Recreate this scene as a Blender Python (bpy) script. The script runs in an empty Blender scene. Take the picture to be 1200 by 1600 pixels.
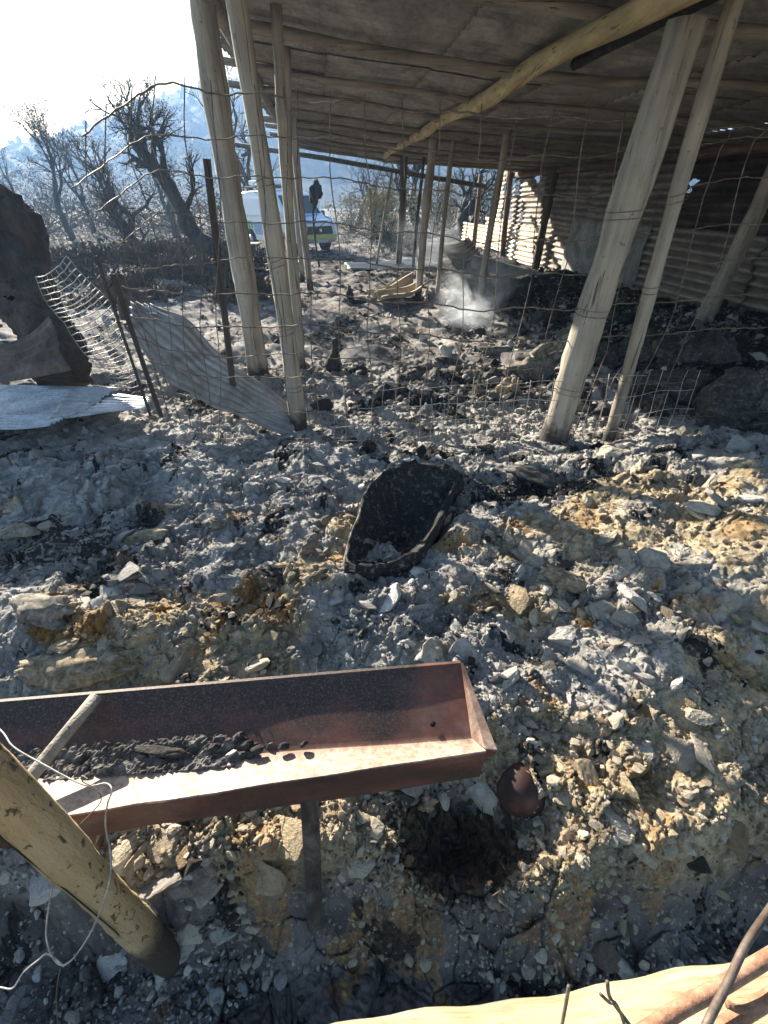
import bpy, bmesh, math, random
import numpy as np
from mathutils import Vector, Matrix, Euler

# ------------------------------------------------------------------ camera
F = 682.0; CH = 1.65
PITCH = math.atan((800-310)/F)
SC = bpy.context.scene
cam_d = bpy.data.cameras.new("camera"); cam = bpy.data.objects.new("camera", cam_d)
SC.collection.objects.link(cam); SC.camera = cam
cam.location = (0, 0, CH); cam.rotation_euler = (math.pi/2-PITCH, 0, 0)
cam_d.sensor_fit = 'VERTICAL'; cam_d.sensor_height = 24.0; cam_d.lens = 24.0*F/1600
cam_d.clip_start = 0.02; cam_d.clip_end = 2000
SC.render.resolution_x = 768; SC.render.resolution_y = 1024

# ------------------------------------------------------------------ light
SUN_EL = math.radians(21.5); SUN_AZ = math.radians(-37.0)      # azimuth from +Y, positive to the right
world = bpy.data.worlds.new("World"); SC.world = world; world.use_nodes = True
wt = world.node_tree; wt.nodes.clear()
wo = wt.nodes.new('ShaderNodeOutputWorld'); bg = wt.nodes.new('ShaderNodeBackground')
sky = wt.nodes.new('ShaderNodeTexSky'); sky.sky_type = 'NISHITA'; sky.sun_disc = False
sky.sun_elevation = SUN_EL; sky.sun_rotation = SUN_AZ
sky.air_density = 1.5; sky.dust_density = 1.1; sky.ozone_density = 3.0
bg.inputs['Strength'].default_value = 0.054
wt.links.new(sky.outputs[0], bg.inputs[0]); wt.links.new(bg.outputs[0], wo.inputs[0])
sd = bpy.data.lights.new("sun", 'SUN'); sun = bpy.data.objects.new("sun", sd); SC.collection.objects.link(sun)
sd.energy = 5.0; sd.angle = math.radians(0.5); sd.color = (1.0, 0.90, 0.74)
sdir = Vector((math.sin(SUN_AZ)*math.cos(SUN_EL), math.cos(SUN_AZ)*math.cos(SUN_EL), math.sin(SUN_EL)))
sun.rotation_euler = sdir.to_track_quat('Z', 'Y').to_euler()
SC.view_settings.view_transform = 'Standard'; SC.view_settings.look = 'None'
SC.view_settings.exposure = 2.12; SC.view_settings.gamma = 1.0
SC.cycles.max_bounces = 8; SC.cycles.volume_bounces = 1; SC.cycles.diffuse_bounces = 4
SC.cycles.use_denoising = True

rng = random.Random(7); NR = np.random.RandomState(11)

# ------------------------------------------------------------------ measuring helpers
def ray(u, v):
    a = -(v-800)/F
    return Vector(((u-600)/F, math.cos(PITCH)+a*math.sin(PITCH), -math.sin(PITCH)+a*math.cos(PITCH)))
def at(u, v, Y):
    r = ray(u, v); t = Y/r.y; return Vector((r.x*t, Y, CH+r.z*t))
def gp(u, v, z=0.0):
    r = ray(u, v); t = (z-CH)/r.z; return Vector((r.x*t, r.y*t, z))
AX = 0.119   # the shed runs slightly to the left of the view: lateral = x + AX*y
def sh(lat, y, z): return Vector((lat-AX*y, y, z))

# ------------------------------------------------------------------ numpy noise
def _h(ix, iy, s):
    n = (ix.astype(np.int64)*374761393 + iy.astype(np.int64)*668265263 + s*982451653) & 0xffffffff
    n = ((n ^ (n >> 13))*1274126177) & 0xffffffff
    n = (n ^ (n >> 16)) & 0xffffffff
    return n/4294967295.0
def pn(x, y, s=0):
    ix = np.floor(x); iy = np.floor(y); fx = x-ix; fy = y-iy
    ux = fx*fx*fx*(fx*(fx*6-15)+10); uy = fy*fy*fy*(fy*(fy*6-15)+10)
    def g(dx, dy):
        a = _h(ix+dx, iy+dy, s)*2*np.pi
        return np.cos(a)*(fx-dx)+np.sin(a)*(fy-dy)
    return ((g(0,0)*(1-ux)+g(1,0)*ux)*(1-uy)+(g(0,1)*(1-ux)+g(1,1)*ux)*uy)*1.5
def fbm(x, y, s=0, o=4, g=0.5):
    r = 0; a = 1; f = 1
    for k in range(o):
        r = r + a*pn(x*f+17.3*k, y*f-9.1*k, s+k); a *= g; f *= 2.03
    return r
def cell(x, y, s=0):
    ix = np.floor(x); iy = np.floor(y)
    f1 = np.full(x.shape, 9.0); f2 = np.full(x.shape, 9.0); idv = np.zeros(x.shape); tx = np.zeros(x.shape); ty = np.zeros(x.shape)
    for dx in (-1, 0, 1):
        for dy in (-1, 0, 1):
            cx = ix+dx; cy = iy+dy
            px = cx+_h(cx, cy, s+1); py = cy+_h(cx, cy, s+2)
            d = np.hypot(x-px, y-py); rid = _h(cx, cy, s+3)
            n = d < f1
            f2 = np.where(n, f1, np.minimum(f2, d))
            idv = np.where(n, rid, idv); tx = np.where(n, x-px, tx); ty = np.where(n, y-py, ty)
            f1 = np.where(n, d, f1)
    return f1, f2, idv, tx, ty
def ss(a, b, x):
    t = np.clip((x-a)/(b-a), 0, 1); return t*t*(3-2*t)
def gauss(x, y, cx, cy, rx, ry=None):
    ry = ry or rx; return np.exp(-((x-cx)/rx)**2-((y-cy)/ry)**2)

SHX, SHY = 0.115, 2.0   # the charred shell sits here
# ------------------------------------------------------------------ the lie of the land
def macro(x, y):
    e = 0.10*fbm(x*1.3+5, y*0.4, 3, 3)
    lip = 0.46+e*0.5+0.10*ss(0.45, 1.2, x)
    z = -0.42+0.42*ss(lip-0.20, lip+0.05, y)
    z = z+0.17*ss(0.6, 1.9, y)*(1-ss(2.55, 3.35, y))
    near = 1-ss(2.9, 3.6, y)
    z = z+near*ss(0.4, 1.0, y)*(0.055*fbm(x*1.5, y*1.9, 21, 3)+0.02*ss(0.2, 2.4, x)+.05*(.35-np.abs(fbm(x*1.9+.4*y, y*2.7, 25, 2))))
    # heap under the right-hand posts, gully left of it
    z = z+0.10*gauss(x, y, 2.7, 2.7, 1.0, 0.6)-0.05*gauss(x, y, 1.35, 1.9, .5, .3)
    z = z+.09*gauss(x, y, 2.0, 2.6, .5, .22)+.07*gauss(x, y, -.35, 2.75, .35, .14)+.06*gauss(x, y, -1.5, 2.6, .5, .25)+.08*gauss(x, y, 1.75, 1.35, .3, .25)-.06*gauss(x, y, -.2, 1.75, .3, .12)
    z = z+0.06*gauss(x, y, -0.95, 1.25, 0.7, 0.18)-0.09*gauss(x, y, -0.62, 1.42, 0.13, 0.10)
    z = z-0.10*gauss(x, y, 0.95, 2.35, 0.38, 0.2)
    # hollow burnt out below the end of the trough
    z = z-0.30*gauss(x, y, 0.27, 0.56, 0.19, 0.13)**.7
    z = z-0.40*np.exp(-(((x-SHX)/.22)**2+((y-SHY)/.20)**2)**2)
    z = z+.16*ss(.5, 2.0, x)*ss(.55, 1.1, y)*(1-ss(1.9, 2.9, y))+.05*ss(.5, 1.2, x)*ss(.35, .6, y)*(1-ss(1.9, 2.9, y))
    # shed floor and field
    far = ss(3.2, 4.2, y)
    z = z+far*(0.09*fbm(x*0.8+3, y*0.8, 31, 3)+0.05*fbm(x*2.6, y*2.6, 35, 3))
    z = z+0.30*gauss(x, y, 4.6, 6.3, 1.6, 1.5)+0.22*gauss(x, y, 3.4, 4.4, 1.2, .6)+0.2*gauss(x, y, 5.0, 11, 1.3, 3)
    z = z+0.12*gauss(x, y, -3.6, 5.2, 1.0, .7)
    z = z-0.55*ss(60, 130, np.hypot(x, y))
    return z
def rubble(x, y, sp=0.004):
    """finer relief; sp = local mesh spacing, wavelengths below it fade out"""
    def k(w): return ss(1.2, 3.0, w/sp)
    wx = x+0.03*pn(x*9, y*9, 50); wy = y+0.03*pn(x*9+4, y*9-7, 51)
    near = 1-ss(2.9, 3.9, y)
    m = ss(-0.25, 0.25, fbm(x*2.1+8, y*2.4, 60, 2))        # blocky or powdery
    slab = ss(0.1, 0.35, fbm(x*1.7-4, y*2.2+9, 63, 2))
    z = 0.019*fbm(x*5, y*5, 70, 3)*k(.1)
    f1, f2, i1, tx, ty = cell(wx*7.5, wy*8.5, 80)
    crack1 = 1-ss(0.0, 0.07, f2-f1)
    z = z+near*(0.3+0.7*m)*((i1-0.5)*0.040+tx*(i1-0.4)*0.10+ty*0.05*np.sin(i1*40)-0.020*crack1)*k(.05)
    f1, f2, i2, tx, ty = cell(wx*22, wy*24, 90)
    z = z+(0.35+0.65*m)*(0.35+.65*near)*((i2-0.5)*0.016+tx*np.sin(i2*50)*0.020+ty*np.cos(i2*70)*0.018-0.008*(1-ss(0, .09, f2-f1)))*k(.03)
    f1, f2, i3, tx, ty = cell(wx*55+3, wy*58, 95)
    z = z+(0.5+.5*m)*((i3-0.5)*0.0050+tx*np.sin(i3*60)*0.007+ty*np.cos(i3*90)*0.007)*k(.012)
    z = z+0.0030*fbm(x*70, y*70, 75, 2)*k(.01)+.009*(.3-np.abs(fbm(x*14, y*16, 85, 3)))*k(.04)
    # fibrous, layered crusts
    a = x*0.5+y*0.86
    z = z+near*slab*(0.007*np.abs(pn(a*60+2*pn(x*6, y*6, 5), (x-y)*7, 77)))*k(.012)
    z = z+(1-near)*(0.05*np.abs(fbm(x*4.5, y*4.5, 99, 3))+.018*np.abs(fbm(x*16, y*16, 98, 3)))*k(.05)
    return z, i1, i2, i3, m
def height(x, y):
    x = np.atleast_1d(np.asarray(x, float)); y = np.atleast_1d(np.asarray(y, float))
    r = np.hypot(x, y)
    return macro(x, y)+rubble(x, y, 0.0022*np.maximum(np.hypot(x, y+1.3), .8))[0]
def hz(x, y): return float(macro(np.array([x]), np.array([y]))[0])
def hit(u, v, dz=0.0):
    r = ray(u, v); t = np.geomspace(0.3, 40, 900)
    x = r.x*t; y = r.y*t; z = CH+r.z*t-dz
    d = z-macro(x, y); k = int(np.argmax(d < 0))
    if d[k] >= 0: return gp(u, v, 0)
    return Vector((x[k], y[k], z[k]+dz))

# ------------------------------------------------------------------ object helpers
COL = SC.collection
def tag(o, label=None, cat=None, group=None, kind=None):
    if label: o['label'] = label
    if cat: o['category'] = cat
    if group: o['group'] = group
    if kind: o['kind'] = kind
    return o
def empty(name, loc, label, cat, group=None):
    o = bpy.data.objects.new(name, None); COL.objects.link(o); o.location = loc
    o.empty_display_size = 0.1
    return tag(o, label, cat, group)
def root_loc(p):
    l = Vector((0, 0, 0))
    while p is not None:
        l += p.location; p = p.parent
    return l
def mobj(name, verts, faces, mat, parent=None, smooth=True, origin=None, solid=0.0):
    me = bpy.data.meshes.new(name)
    V = np.asarray([tuple(v) for v in verts] if not isinstance(verts, np.ndarray) else verts, float)
    if parent is not None: V = V-np.array(root_loc(parent))
    elif origin is not None: V = V-np.array(origin)
    me.from_pydata(V.tolist(), [], [list(f) for f in faces])
    me.update()
    if smooth: me.polygons.foreach_set('use_smooth', [True]*len(me.polygons))
    me.materials.append(mat)
    o = bpy.data.objects.new(name, me); COL.objects.link(o)
    if parent is not None: o.parent = parent
    elif origin is not None: o.location = origin
    if solid:
        md = o.modifiers.new('thick', 'SOLIDIFY'); md.thickness = solid; md.offset = 0
    return o
class MB:
    def __init__(s): s.v = []; s.f = []
    def add(s, v, f):
        b = len(s.v); s.v += [tuple(p) for p in v]; s.f += [tuple(i+b for i in q) for q in f]; return s
    def tube(s, pts, rad, seg=10, wob=0.0, cap=True, seed=0, flat=None):
        r_ = random.Random(seed+len(pts)); n = len(pts); pts = [Vector(p) for p in pts]
        if not hasattr(rad, '__len__'): rad = [rad]*n
        b = len(s.v); up = None
        for i, p in enumerate(pts):
            t = (pts[min(i+1, n-1)]-pts[max(i-1, 0)]).normalized()
            if up is None:
                a = Vector((0, 0, 1)) if abs(t.z) < .9 else Vector((1, 0, 0))
                up = (a-t*a.dot(t)).normalized()
            else: up = (up-t*up.dot(t)).normalized()
            sd_ = t.cross(up)
            for k in range(seg):
                an = 2*math.pi*k/seg; rr = rad[i]*(1+(r_.uniform(-wob, wob) if wob else 0))
                q = p+up*math.cos(an)*rr+sd_*math.sin(an)*rr*(flat or 1)
                s.v.append(tuple(q))
        for i in range(n-1):
            for k in range(seg):
                a = b+i*seg+k; c = b+i*seg+(k+1) % seg
                s.f.append((a, c, c+seg, a+seg))
        if cap:
            s.f.append(tuple(b+k for k in range(seg))[::-1]); s.f.append(tuple(b+(n-1)*seg+k for k in range(seg)))
        return s
    def box(s, c, d, R=None):
        c = Vector(c); h = Vector(d)/2; vs = []
        for sx in (-1, 1):
            for sy in (-1, 1):
                for sz in (-1, 1):
                    p = Vector((sx*h.x, sy*h.y, sz*h.z))
                    if R is not None: p = R @ p
                    vs.append(c+p)
        return s.add(vs, [(0,1,3,2),(4,6,7,5),(0,4,5,1),(2,3,7,6),(0,2,6,4),(1,5,7,3)])
    def build(s, name, mat, parent=None, smooth=True, origin=None, solid=0.0, bevel=0.0):
        o = mobj(name, s.v, s.f, mat, parent, smooth, origin, solid)
        if bevel:
            m = o.modifiers.new('bevel', 'BEVEL'); m.width = bevel; m.segments = 2; m.limit_method = 'ANGLE'
        return o
def lerp_path(pts, n):
    """Catmull-Rom resample"""
    P = [Vector(p) for p in pts]; P = [P[0]*2-P[1]]+P+[P[-1]*2-P[-2]]; out = []
    m = len(P)-3
    for i in range(n):
        t = i/(n-1)*m; k = min(int(t), m-1); f = t-k
        a, b, c, d = P[k:k+4]
        out.append(0.5*((2*b)+(c-a)*f+(2*a-5*b+4*c-d)*f*f+(3*b-a-3*c+d)*f**3))
    return out

# ------------------------------------------------------------------ materials
class NT:
    def __init__(s, name, rough=0.85, metal=0.0, spec=0.3):
        s.m = bpy.data.materials.new(name); s.m.use_nodes = True; s.t = s.m.node_tree; s.t.nodes.clear()
        s.o = s.n('ShaderNodeOutputMaterial'); s.b = s.n('ShaderNodeBsdfPrincipled'); s.l(s.b.outputs[0], s.o.inputs[0])
        s.b.inputs['Roughness'].default_value = rough; s.b.inputs['Metallic'].default_value = metal
        s.b.inputs['Specular IOR Level'].default_value = spec
        s.tc = s.n('ShaderNodeTexCoord')
    def n(s, t, **k):
        x = s.t.nodes.new(t)
        for a, b in k.items(): setattr(x, a, b)
        return x
    def l(s, a, b): s.t.links.new(a, b)
    def noise(s, scale, detail=6, rough=0.6, stretch=(1,1,1), src=None, dist=0.0, off=0.0):
        mp = s.n('ShaderNodeMapping'); mp.inputs['Scale'].default_value = stretch; mp.inputs['Location'].default_value = (off, off*.7, off*1.3)
        s.l(src or s.tc.outputs['Object'], mp.inputs[0])
        x = s.n('ShaderNodeTexNoise'); x.inputs['Scale'].default_value = scale; x.inputs['Detail'].default_value = detail
        x.inputs['Roughness'].default_value = rough; x.inputs['Distortion'].default_value = dist
        s.l(mp.outputs[0], x.inputs['Vector']); return x.outputs['Fac']
    def ramp(s, f, stops, interp='LINEAR'):
        r = s.n('ShaderNodeValToRGB'); r.color_ramp.interpolation = interp; e = r.color_ramp.elements
        while len(e) > 1: e.remove(e[-1])
        e[0].position = stops[0][0]; e[0].color = c4(stops[0][1])
        for p, c in stops[1:]:
            q = e.new(p); q.color = c4(c)
        s.l(f, r.inputs[0]); return r.outputs[0]
    def mix(s, f, a, b, mode='MIX'):
        x = s.n('ShaderNodeMix', data_type='RGBA', blend_type=mode)
        for sock, val in ((x.inputs[0], f), (x.inputs[6], a), (x.inputs[7], b)):
            if isinstance(val, (int, float)): sock.default_value = val
            elif isinstance(val, tuple): sock.default_value = c4(val)
            else: s.l(val, sock)
        return x.outputs[2]
    def math(s, op, a, b=0.0, clamp=False):
        x = s.n('ShaderNodeMath', operation=op, use_clamp=clamp)
        for sock, val in ((x.inputs[0], a), (x.inputs[1], b)):
            if isinstance(val, (int, float)): sock.default_value = val
            else: s.l(val, sock)
        return x.outputs[0]
    def attr(s, name, typ='GEOMETRY', out='Fac'):
        a = s.n('ShaderNodeAttribute', attribute_name=name, attribute_type=typ); return a.outputs[out]
    def bump(s, h, strength=0.5, dist=0.01):
        b = s.n('ShaderNodeBump'); b.inputs['Strength'].default_value = strength; b.inputs['Distance'].default_value = dist
        s.l(h, b.inputs['Height']); s.l(b.outputs[0], s.b.inputs['Normal']); return b
    def col(s, c):
        if isinstance(c, tuple): s.b.inputs['Base Color'].default_value = c4(c)
        else: s.l(c, s.b.inputs['Base Color'])
        return s.m
def c4(c): return c if not isinstance(c, tuple) or len(c) == 4 else (c[0], c[1], c[2], 1.0)

def ground_mat():
    n = NT('ash_ground', 0.95, 0, 0.15)
    g1 = n.noise(6, 8, .65); g2 = n.noise(38, 6, .7, off=3); g3 = n.noise(160, 4, .7, off=5)
    ash = n.ramp(g1, [(.28, (.155, .155, .155)), (.45, (.31, .308, .305)), (.6, (.46, .45, .435)), (.75, (.64, .62, .59))])
    tan = n.ramp(g2, [(.3, (.19, .145, .09)), (.5, (.42, .345, .235)), (.7, (.60, .51, .375))])
    och = n.ramp(g2, [(.3, (.15, .07, .025)), (.5, (.34, .18, .06)), (.7, (.50, .32, .14))])
    cha = n.ramp(g2, [(.35, (.012, .011, .011)), (.6, (.045, .042, .04)), (.75, (.16, .15, .14))])
    def w(att, lo=.35, hi=.65, amt=.5):
        a = n.math('ADD', n.attr(att), n.math('MULTIPLY', n.math('SUBTRACT', g2, .5), amt))
        mr = n.n('ShaderNodeMapRange'); mr.inputs[1].default_value = lo; mr.inputs[2].default_value = hi
        n.l(a, mr.inputs[0]); return mr.outputs[0]
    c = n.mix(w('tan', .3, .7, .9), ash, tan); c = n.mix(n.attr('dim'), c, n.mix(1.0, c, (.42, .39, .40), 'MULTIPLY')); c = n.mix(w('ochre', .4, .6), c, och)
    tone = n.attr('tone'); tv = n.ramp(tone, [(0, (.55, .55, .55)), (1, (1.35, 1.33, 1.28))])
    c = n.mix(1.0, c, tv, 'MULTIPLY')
    c = n.mix(w('char', .4, .6, .8), c, n.mix(n.attr('brown'), cha, n.ramp(g2, [(.32, (.03, .02, .014)), (.5, (.11, .07, .045)), (.68, (.24, .16, .10))])))
    c = n.mix(.6, c, n.ramp(g3, [(.3, (.6, .6, .6)), (.7, (1.35, 1.35, 1.35))]), 'MULTIPLY')
    h = n.math('ADD', n.math('MULTIPLY', g3, .5), n.noise(420, 3, .6))
    n.bump(h, 1.0, .010)
    return n.col(c)
def rock_mat(name, tan=0.35, dark=0.15):
    n = NT(name, 0.93, 0, 0.2)
    info = n.n('ShaderNodeObjectInfo'); rnd = info.outputs['Random']
    t = n.attr('tone', 'INSTANCER'); tn = n.attr('tan', 'INSTANCER'); ch = n.attr('char', 'INSTANCER')
    base = n.ramp(t, [(0, (.11, .11, .11)), (.4, (.32, .315, .31)), (.8, (.53, .515, .495)), (1, (.70, .68, .65))])
    tanc = n.ramp(t, [(0, (.24, .145, .07)), (.5, (.43, .35, .235)), (1, (.62, .54, .41))])
    c = n.mix(tn, base, tanc); c = n.mix(ch, c, (.025, .023, .022))
    g = n.noise(60, 6, .7, src=n.tc.outputs['Generated'])
    c = n.mix(.7, c, n.ramp(n.noise(4, 6, .7, src=n.tc.outputs['Generated']), [(.3, (.5, .5, .5)), (.7, (1.3, 1.3, 1.3))]), 'MULTIPLY')
    n.bump(n.noise(9, 5, .7, src=n.tc.outputs['Generated']), .6, .1)
    return n.col(c)
def wood_mat(name, a, b, c, rough=.85, sc=14, axis=2, charz=None):
    n = NT(name, rough, 0, .25); st = [1, 1, 1]; st[axis] = .06
    g = n.noise(sc, 6, .65, tuple(st)); g2 = n.noise(3.0, 4, .6, off=2)
    col = n.ramp(g, [(.3, a), (.5, b), (.72, c)])
    col = n.mix(.6, col, n.ramp(g2, [(.35, (.62, .62, .63)), (.65, (1.15, 1.12, 1.08))]), 'MULTIPLY')
    st2 = [1, 1, 1]; st2[axis] = .018; ck = n.noise(55, 4, .6, tuple(st2), off=11, dist=.15)
    col = n.mix(n.ramp(ck, [(.345, (.85, .85, .85)), (.40, (0, 0, 0))]), col, (a[0]*.3, a[1]*.28, a[2]*.25)); g = n.math('ADD', g, n.math('MULTIPLY', ck, .8))
    bl = n.noise(26, 3, .5, off=7)
    col = n.mix(n.ramp(bl, [(.66, (0, 0, 0)), (.76, (.6, .6, .6))]), col, (a[0]*.35, a[1]*.33, a[2]*.3))
    if charz is not None:
        geo = n.n('ShaderNodeNewGeometry'); sp = n.n('ShaderNodeSeparateXYZ'); n.l(geo.outputs['Position'], sp.inputs[0])
        hh = n.math('ADD', sp.outputs[2], n.math('MULTIPLY', n.math('SUBTRACT', n.noise(9, 4), .5), .35))
        f = n.ramp(hh, [(charz-.06 if charz > .06 else 0, (1, 1, 1)), (charz+.06, (0, 0, 0))])
        col = n.mix(f, col, (.045, .04, .036))
    n.bump(g, .8, .012)
    return n.col(col)
def metal_mat(name, a, b, c, rough=.5, metal=.7, sc=7, st=(1,1,1), bumpd=.002, spec=.4, rib=0):
    n = NT(name, rough, metal, spec)
    g = n.noise(sc, 8, .68, st, dist=.6); g2 = n.noise(sc*9, 5, .7, off=4)
    col = n.ramp(g, [(.34, a), (.5, b), (.66, c)])
    col = n.mix(.5, col, n.ramp(g2, [(.35, (.55, .55, .55)), (.65, (1.25, 1.25, 1.25))]), 'MULTIPLY')
    if rib: col = n.mix(n.math('MULTIPLY', n.math('ADD', n.attr('rib'), n.math('SUBTRACT', g2, .5)), rib, True), col, (a[0]*.45, a[1]*.42, a[2]*.4))
    n.l(n.ramp(g, [(.35, (rough+.2,)*3), (.65, (max(rough-.1, .1),)*3)]), n.b.inputs['Roughness'])
    n.bump(g2, .4, bumpd)
    return n.col(col)
def plain(name, c, rough=.6, metal=0.0, var=.25, sc=20, spec=.4):
    n = NT(name, rough, metal, spec); g = n.noise(sc, 5, .6)
    lo = tuple(x*(1-var) for x in c); hi = tuple(min(1, x*(1+var)) for x in c)
    n.bump(g, .2, .002)
    return n.col(n.ramp(g, [(.3, lo), (.7, hi)]))
M = {}
M['ground'] = ground_mat(); M['rock'] = rock_mat('ash_rock')
M['post'] = wood_mat('weathered_post', (.17, .152, .125), (.31, .28, .235), (.43, .395, .34), charz=.17)
M['postred'] = wood_mat('scorched_post', (.09, .06, .045), (.19, .125, .09), (.28, .20, .15), charz=.3)
M['postdark'] = wood_mat('sooty_post', (.05, .045, .04), (.11, .10, .085), (.19, .17, .14), charz=.4)
M['beam'] = wood_mat('pale_pole', (.30, .23, .11), (.48, .39, .21), (.60, .50, .30), axis=1)
M['purlin'] = wood_mat('purlin_pole', (.13, .118, .098), (.24, .218, .18), (.32, .295, .25), axis=0)
M['wallbeam'] = wood_mat('scorched_beam', (.08, .05, .035), (.16, .11, .08), (.25, .18, .13), axis=1)
M['char'] = wood_mat('charred_wood', (.010, .010, .010), (.028, .026, .025), (.075, .07, .066), sc=22)
M['charash'] = wood_mat('ash_coated_wood', (.05, .048, .045), (.13, .125, .12), (.33, .32, .30), sc=16)
M['bark'] = wood_mat('burnt_bark', (.025, .021, .018), (.06, .048, .038), (.11, .09, .07), sc=9)
M['roofsheet'] = metal_mat('sooty_roof_sheet', (.15, .145, .13), (.26, .25, .225), (.36, .345, .31), .75, .2, 2.2, bumpd=.004)
M['zinc'] = metal_mat('bright_zinc', (.26, .27, .28), (.40, .415, .43), (.52, .53, .54), .42, .55, 4)
M['zincgrey'] = metal_mat('burnt_zinc', (.20, .18, .16), (.34, .33, .31), (.48, .47, .45), .6, .35, 3, rib=.4)
M['wallzinc'] = metal_mat('scorched_wall_sheet', (.15, .125, .10), (.26, .23, .195), (.38, .35, .30), .7, .25, 1.6, (1, 1, 3), rib=.75)
M['wallzincdark'] = metal_mat('sooty_wall_sheet', (.03, .025, .02), (.065, .05, .04), (.14, .10, .07), .8, .15, 1.4, (1, 1, 2), rib=.6)
M['walllight'] = metal_mat('pale_sheet', (.34, .26, .17), (.52, .44, .32), (.64, .58, .47), .7, .15, 1.8)  # paler and warmer than the other wall sheets
M['wallplain'] = metal_mat('flat_grey_panel', (.13, .125, .12), (.22, .22, .21), (.30, .30, .29), .8, .1, 2.5)
M['rustsheet'] = metal_mat('dark_rusty_sheet', (.05, .035, .03), (.11, .08, .065), (.18, .14, .12), .75, .3, 3)
M['wire'] = metal_mat('rusty_wire', (.09, .065, .05), (.15, .12, .10), (.24, .21, .18), .6, .5, 18)
M['wirelight'] = metal_mat('galvanised_wire', (.22, .205, .185), (.38, .36, .33), (.50, .48, .45), .45, .4, 18)
M['rebar'] = metal_mat('rusty_rebar', (.20, .095, .055), (.34, .19, .12), (.45, .29, .21), .75, .2, 30, bumpd=.004)

# ------------------------------------------------------------------ GROUND: one polar sheet, fine near, coarse far
def build_ground():
    th = np.concatenate([np.linspace(-180, -52, 26)[:-1], np.linspace(-52, 52, 1150), np.linspace(52, 180, 26)[1:]])
    th = np.radians(th)
    r = np.concatenate([[.02, .4, .8], np.geomspace(1.1, 6.8, 1000)[:-1], np.geomspace(6.8, 42, 330)[:-1], np.geomspace(42, 900, 60)])
    T, R = np.meshgrid(th, r); x = R*np.sin(T); y = R*np.cos(T)-1.3
    sp = np.maximum(R*0.0022, .0008); sp = np.where(R > 6.8, R*.0065, sp); sp = np.where(R > 42, 50, sp)
    z = macro(x, y); d, i1, i2, i3, m = rubble(x, y, sp)
    z = z+np.where(R < 42, d, 0)
    nr, nt = x.shape
    V = np.stack([x, y, z], -1).reshape(-1, 3)
    idx = np.arange(nr*nt).reshape(nr, nt)
    Fq = np.stack([idx[:-1, :-1], idx[:-1, 1:], idx[1:, 1:], idx[1:, :-1]], -1).reshape(-1, 4)
    # close the small disc under the camera
    me = bpy.data.meshes.new('ground')
    me.vertices.add(len(V)); me.vertices.foreach_set('co', V.ravel())
    nf = len(Fq); me.loops.add(nf*4); me.polygons.add(nf)
    me.loops.foreach_set('vertex_index', Fq[:, ::-1].ravel().astype(np.int32))
    me.polygons.foreach_set('loop_start', np.arange(0, nf*4, 4, dtype=np.int32))
    me.polygons.foreach_set('loop_total', np.full(nf, 4, dtype=np.int32))
    me.polygons.foreach_set('use_smooth', np.ones(nf, bool))
    me.update(); me.validate()
    tanv, och, cha, tone = zones(x, y, i1, i2, i3)
    cha = np.clip(cha+(cha > .04)*((i3-.5)*.5+(i2-.5)*.35), 0, 1)
    foot = 1-ss(-.26, -.06, macro(x, y)+.05*fbm(x*6, y*6, 250, 2)); foot = foot*(np.hypot(x, y) < 2); tanv = tanv*(1-.85*foot); brown = gauss(x, y, .27, .52, .35, .25)  # foot: shade below the bank put into the colour as darker ash
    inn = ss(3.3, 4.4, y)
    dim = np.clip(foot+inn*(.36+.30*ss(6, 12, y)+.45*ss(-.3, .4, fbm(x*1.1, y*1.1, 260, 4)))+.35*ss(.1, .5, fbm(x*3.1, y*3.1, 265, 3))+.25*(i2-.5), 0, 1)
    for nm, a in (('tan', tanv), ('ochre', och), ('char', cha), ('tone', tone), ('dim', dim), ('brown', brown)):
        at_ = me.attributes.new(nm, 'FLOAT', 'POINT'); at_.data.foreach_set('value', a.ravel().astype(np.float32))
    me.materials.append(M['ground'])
    o = bpy.data.objects.new('ground', me); COL.objects.link(o)
    tag(o, kind='structure'); return o
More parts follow.
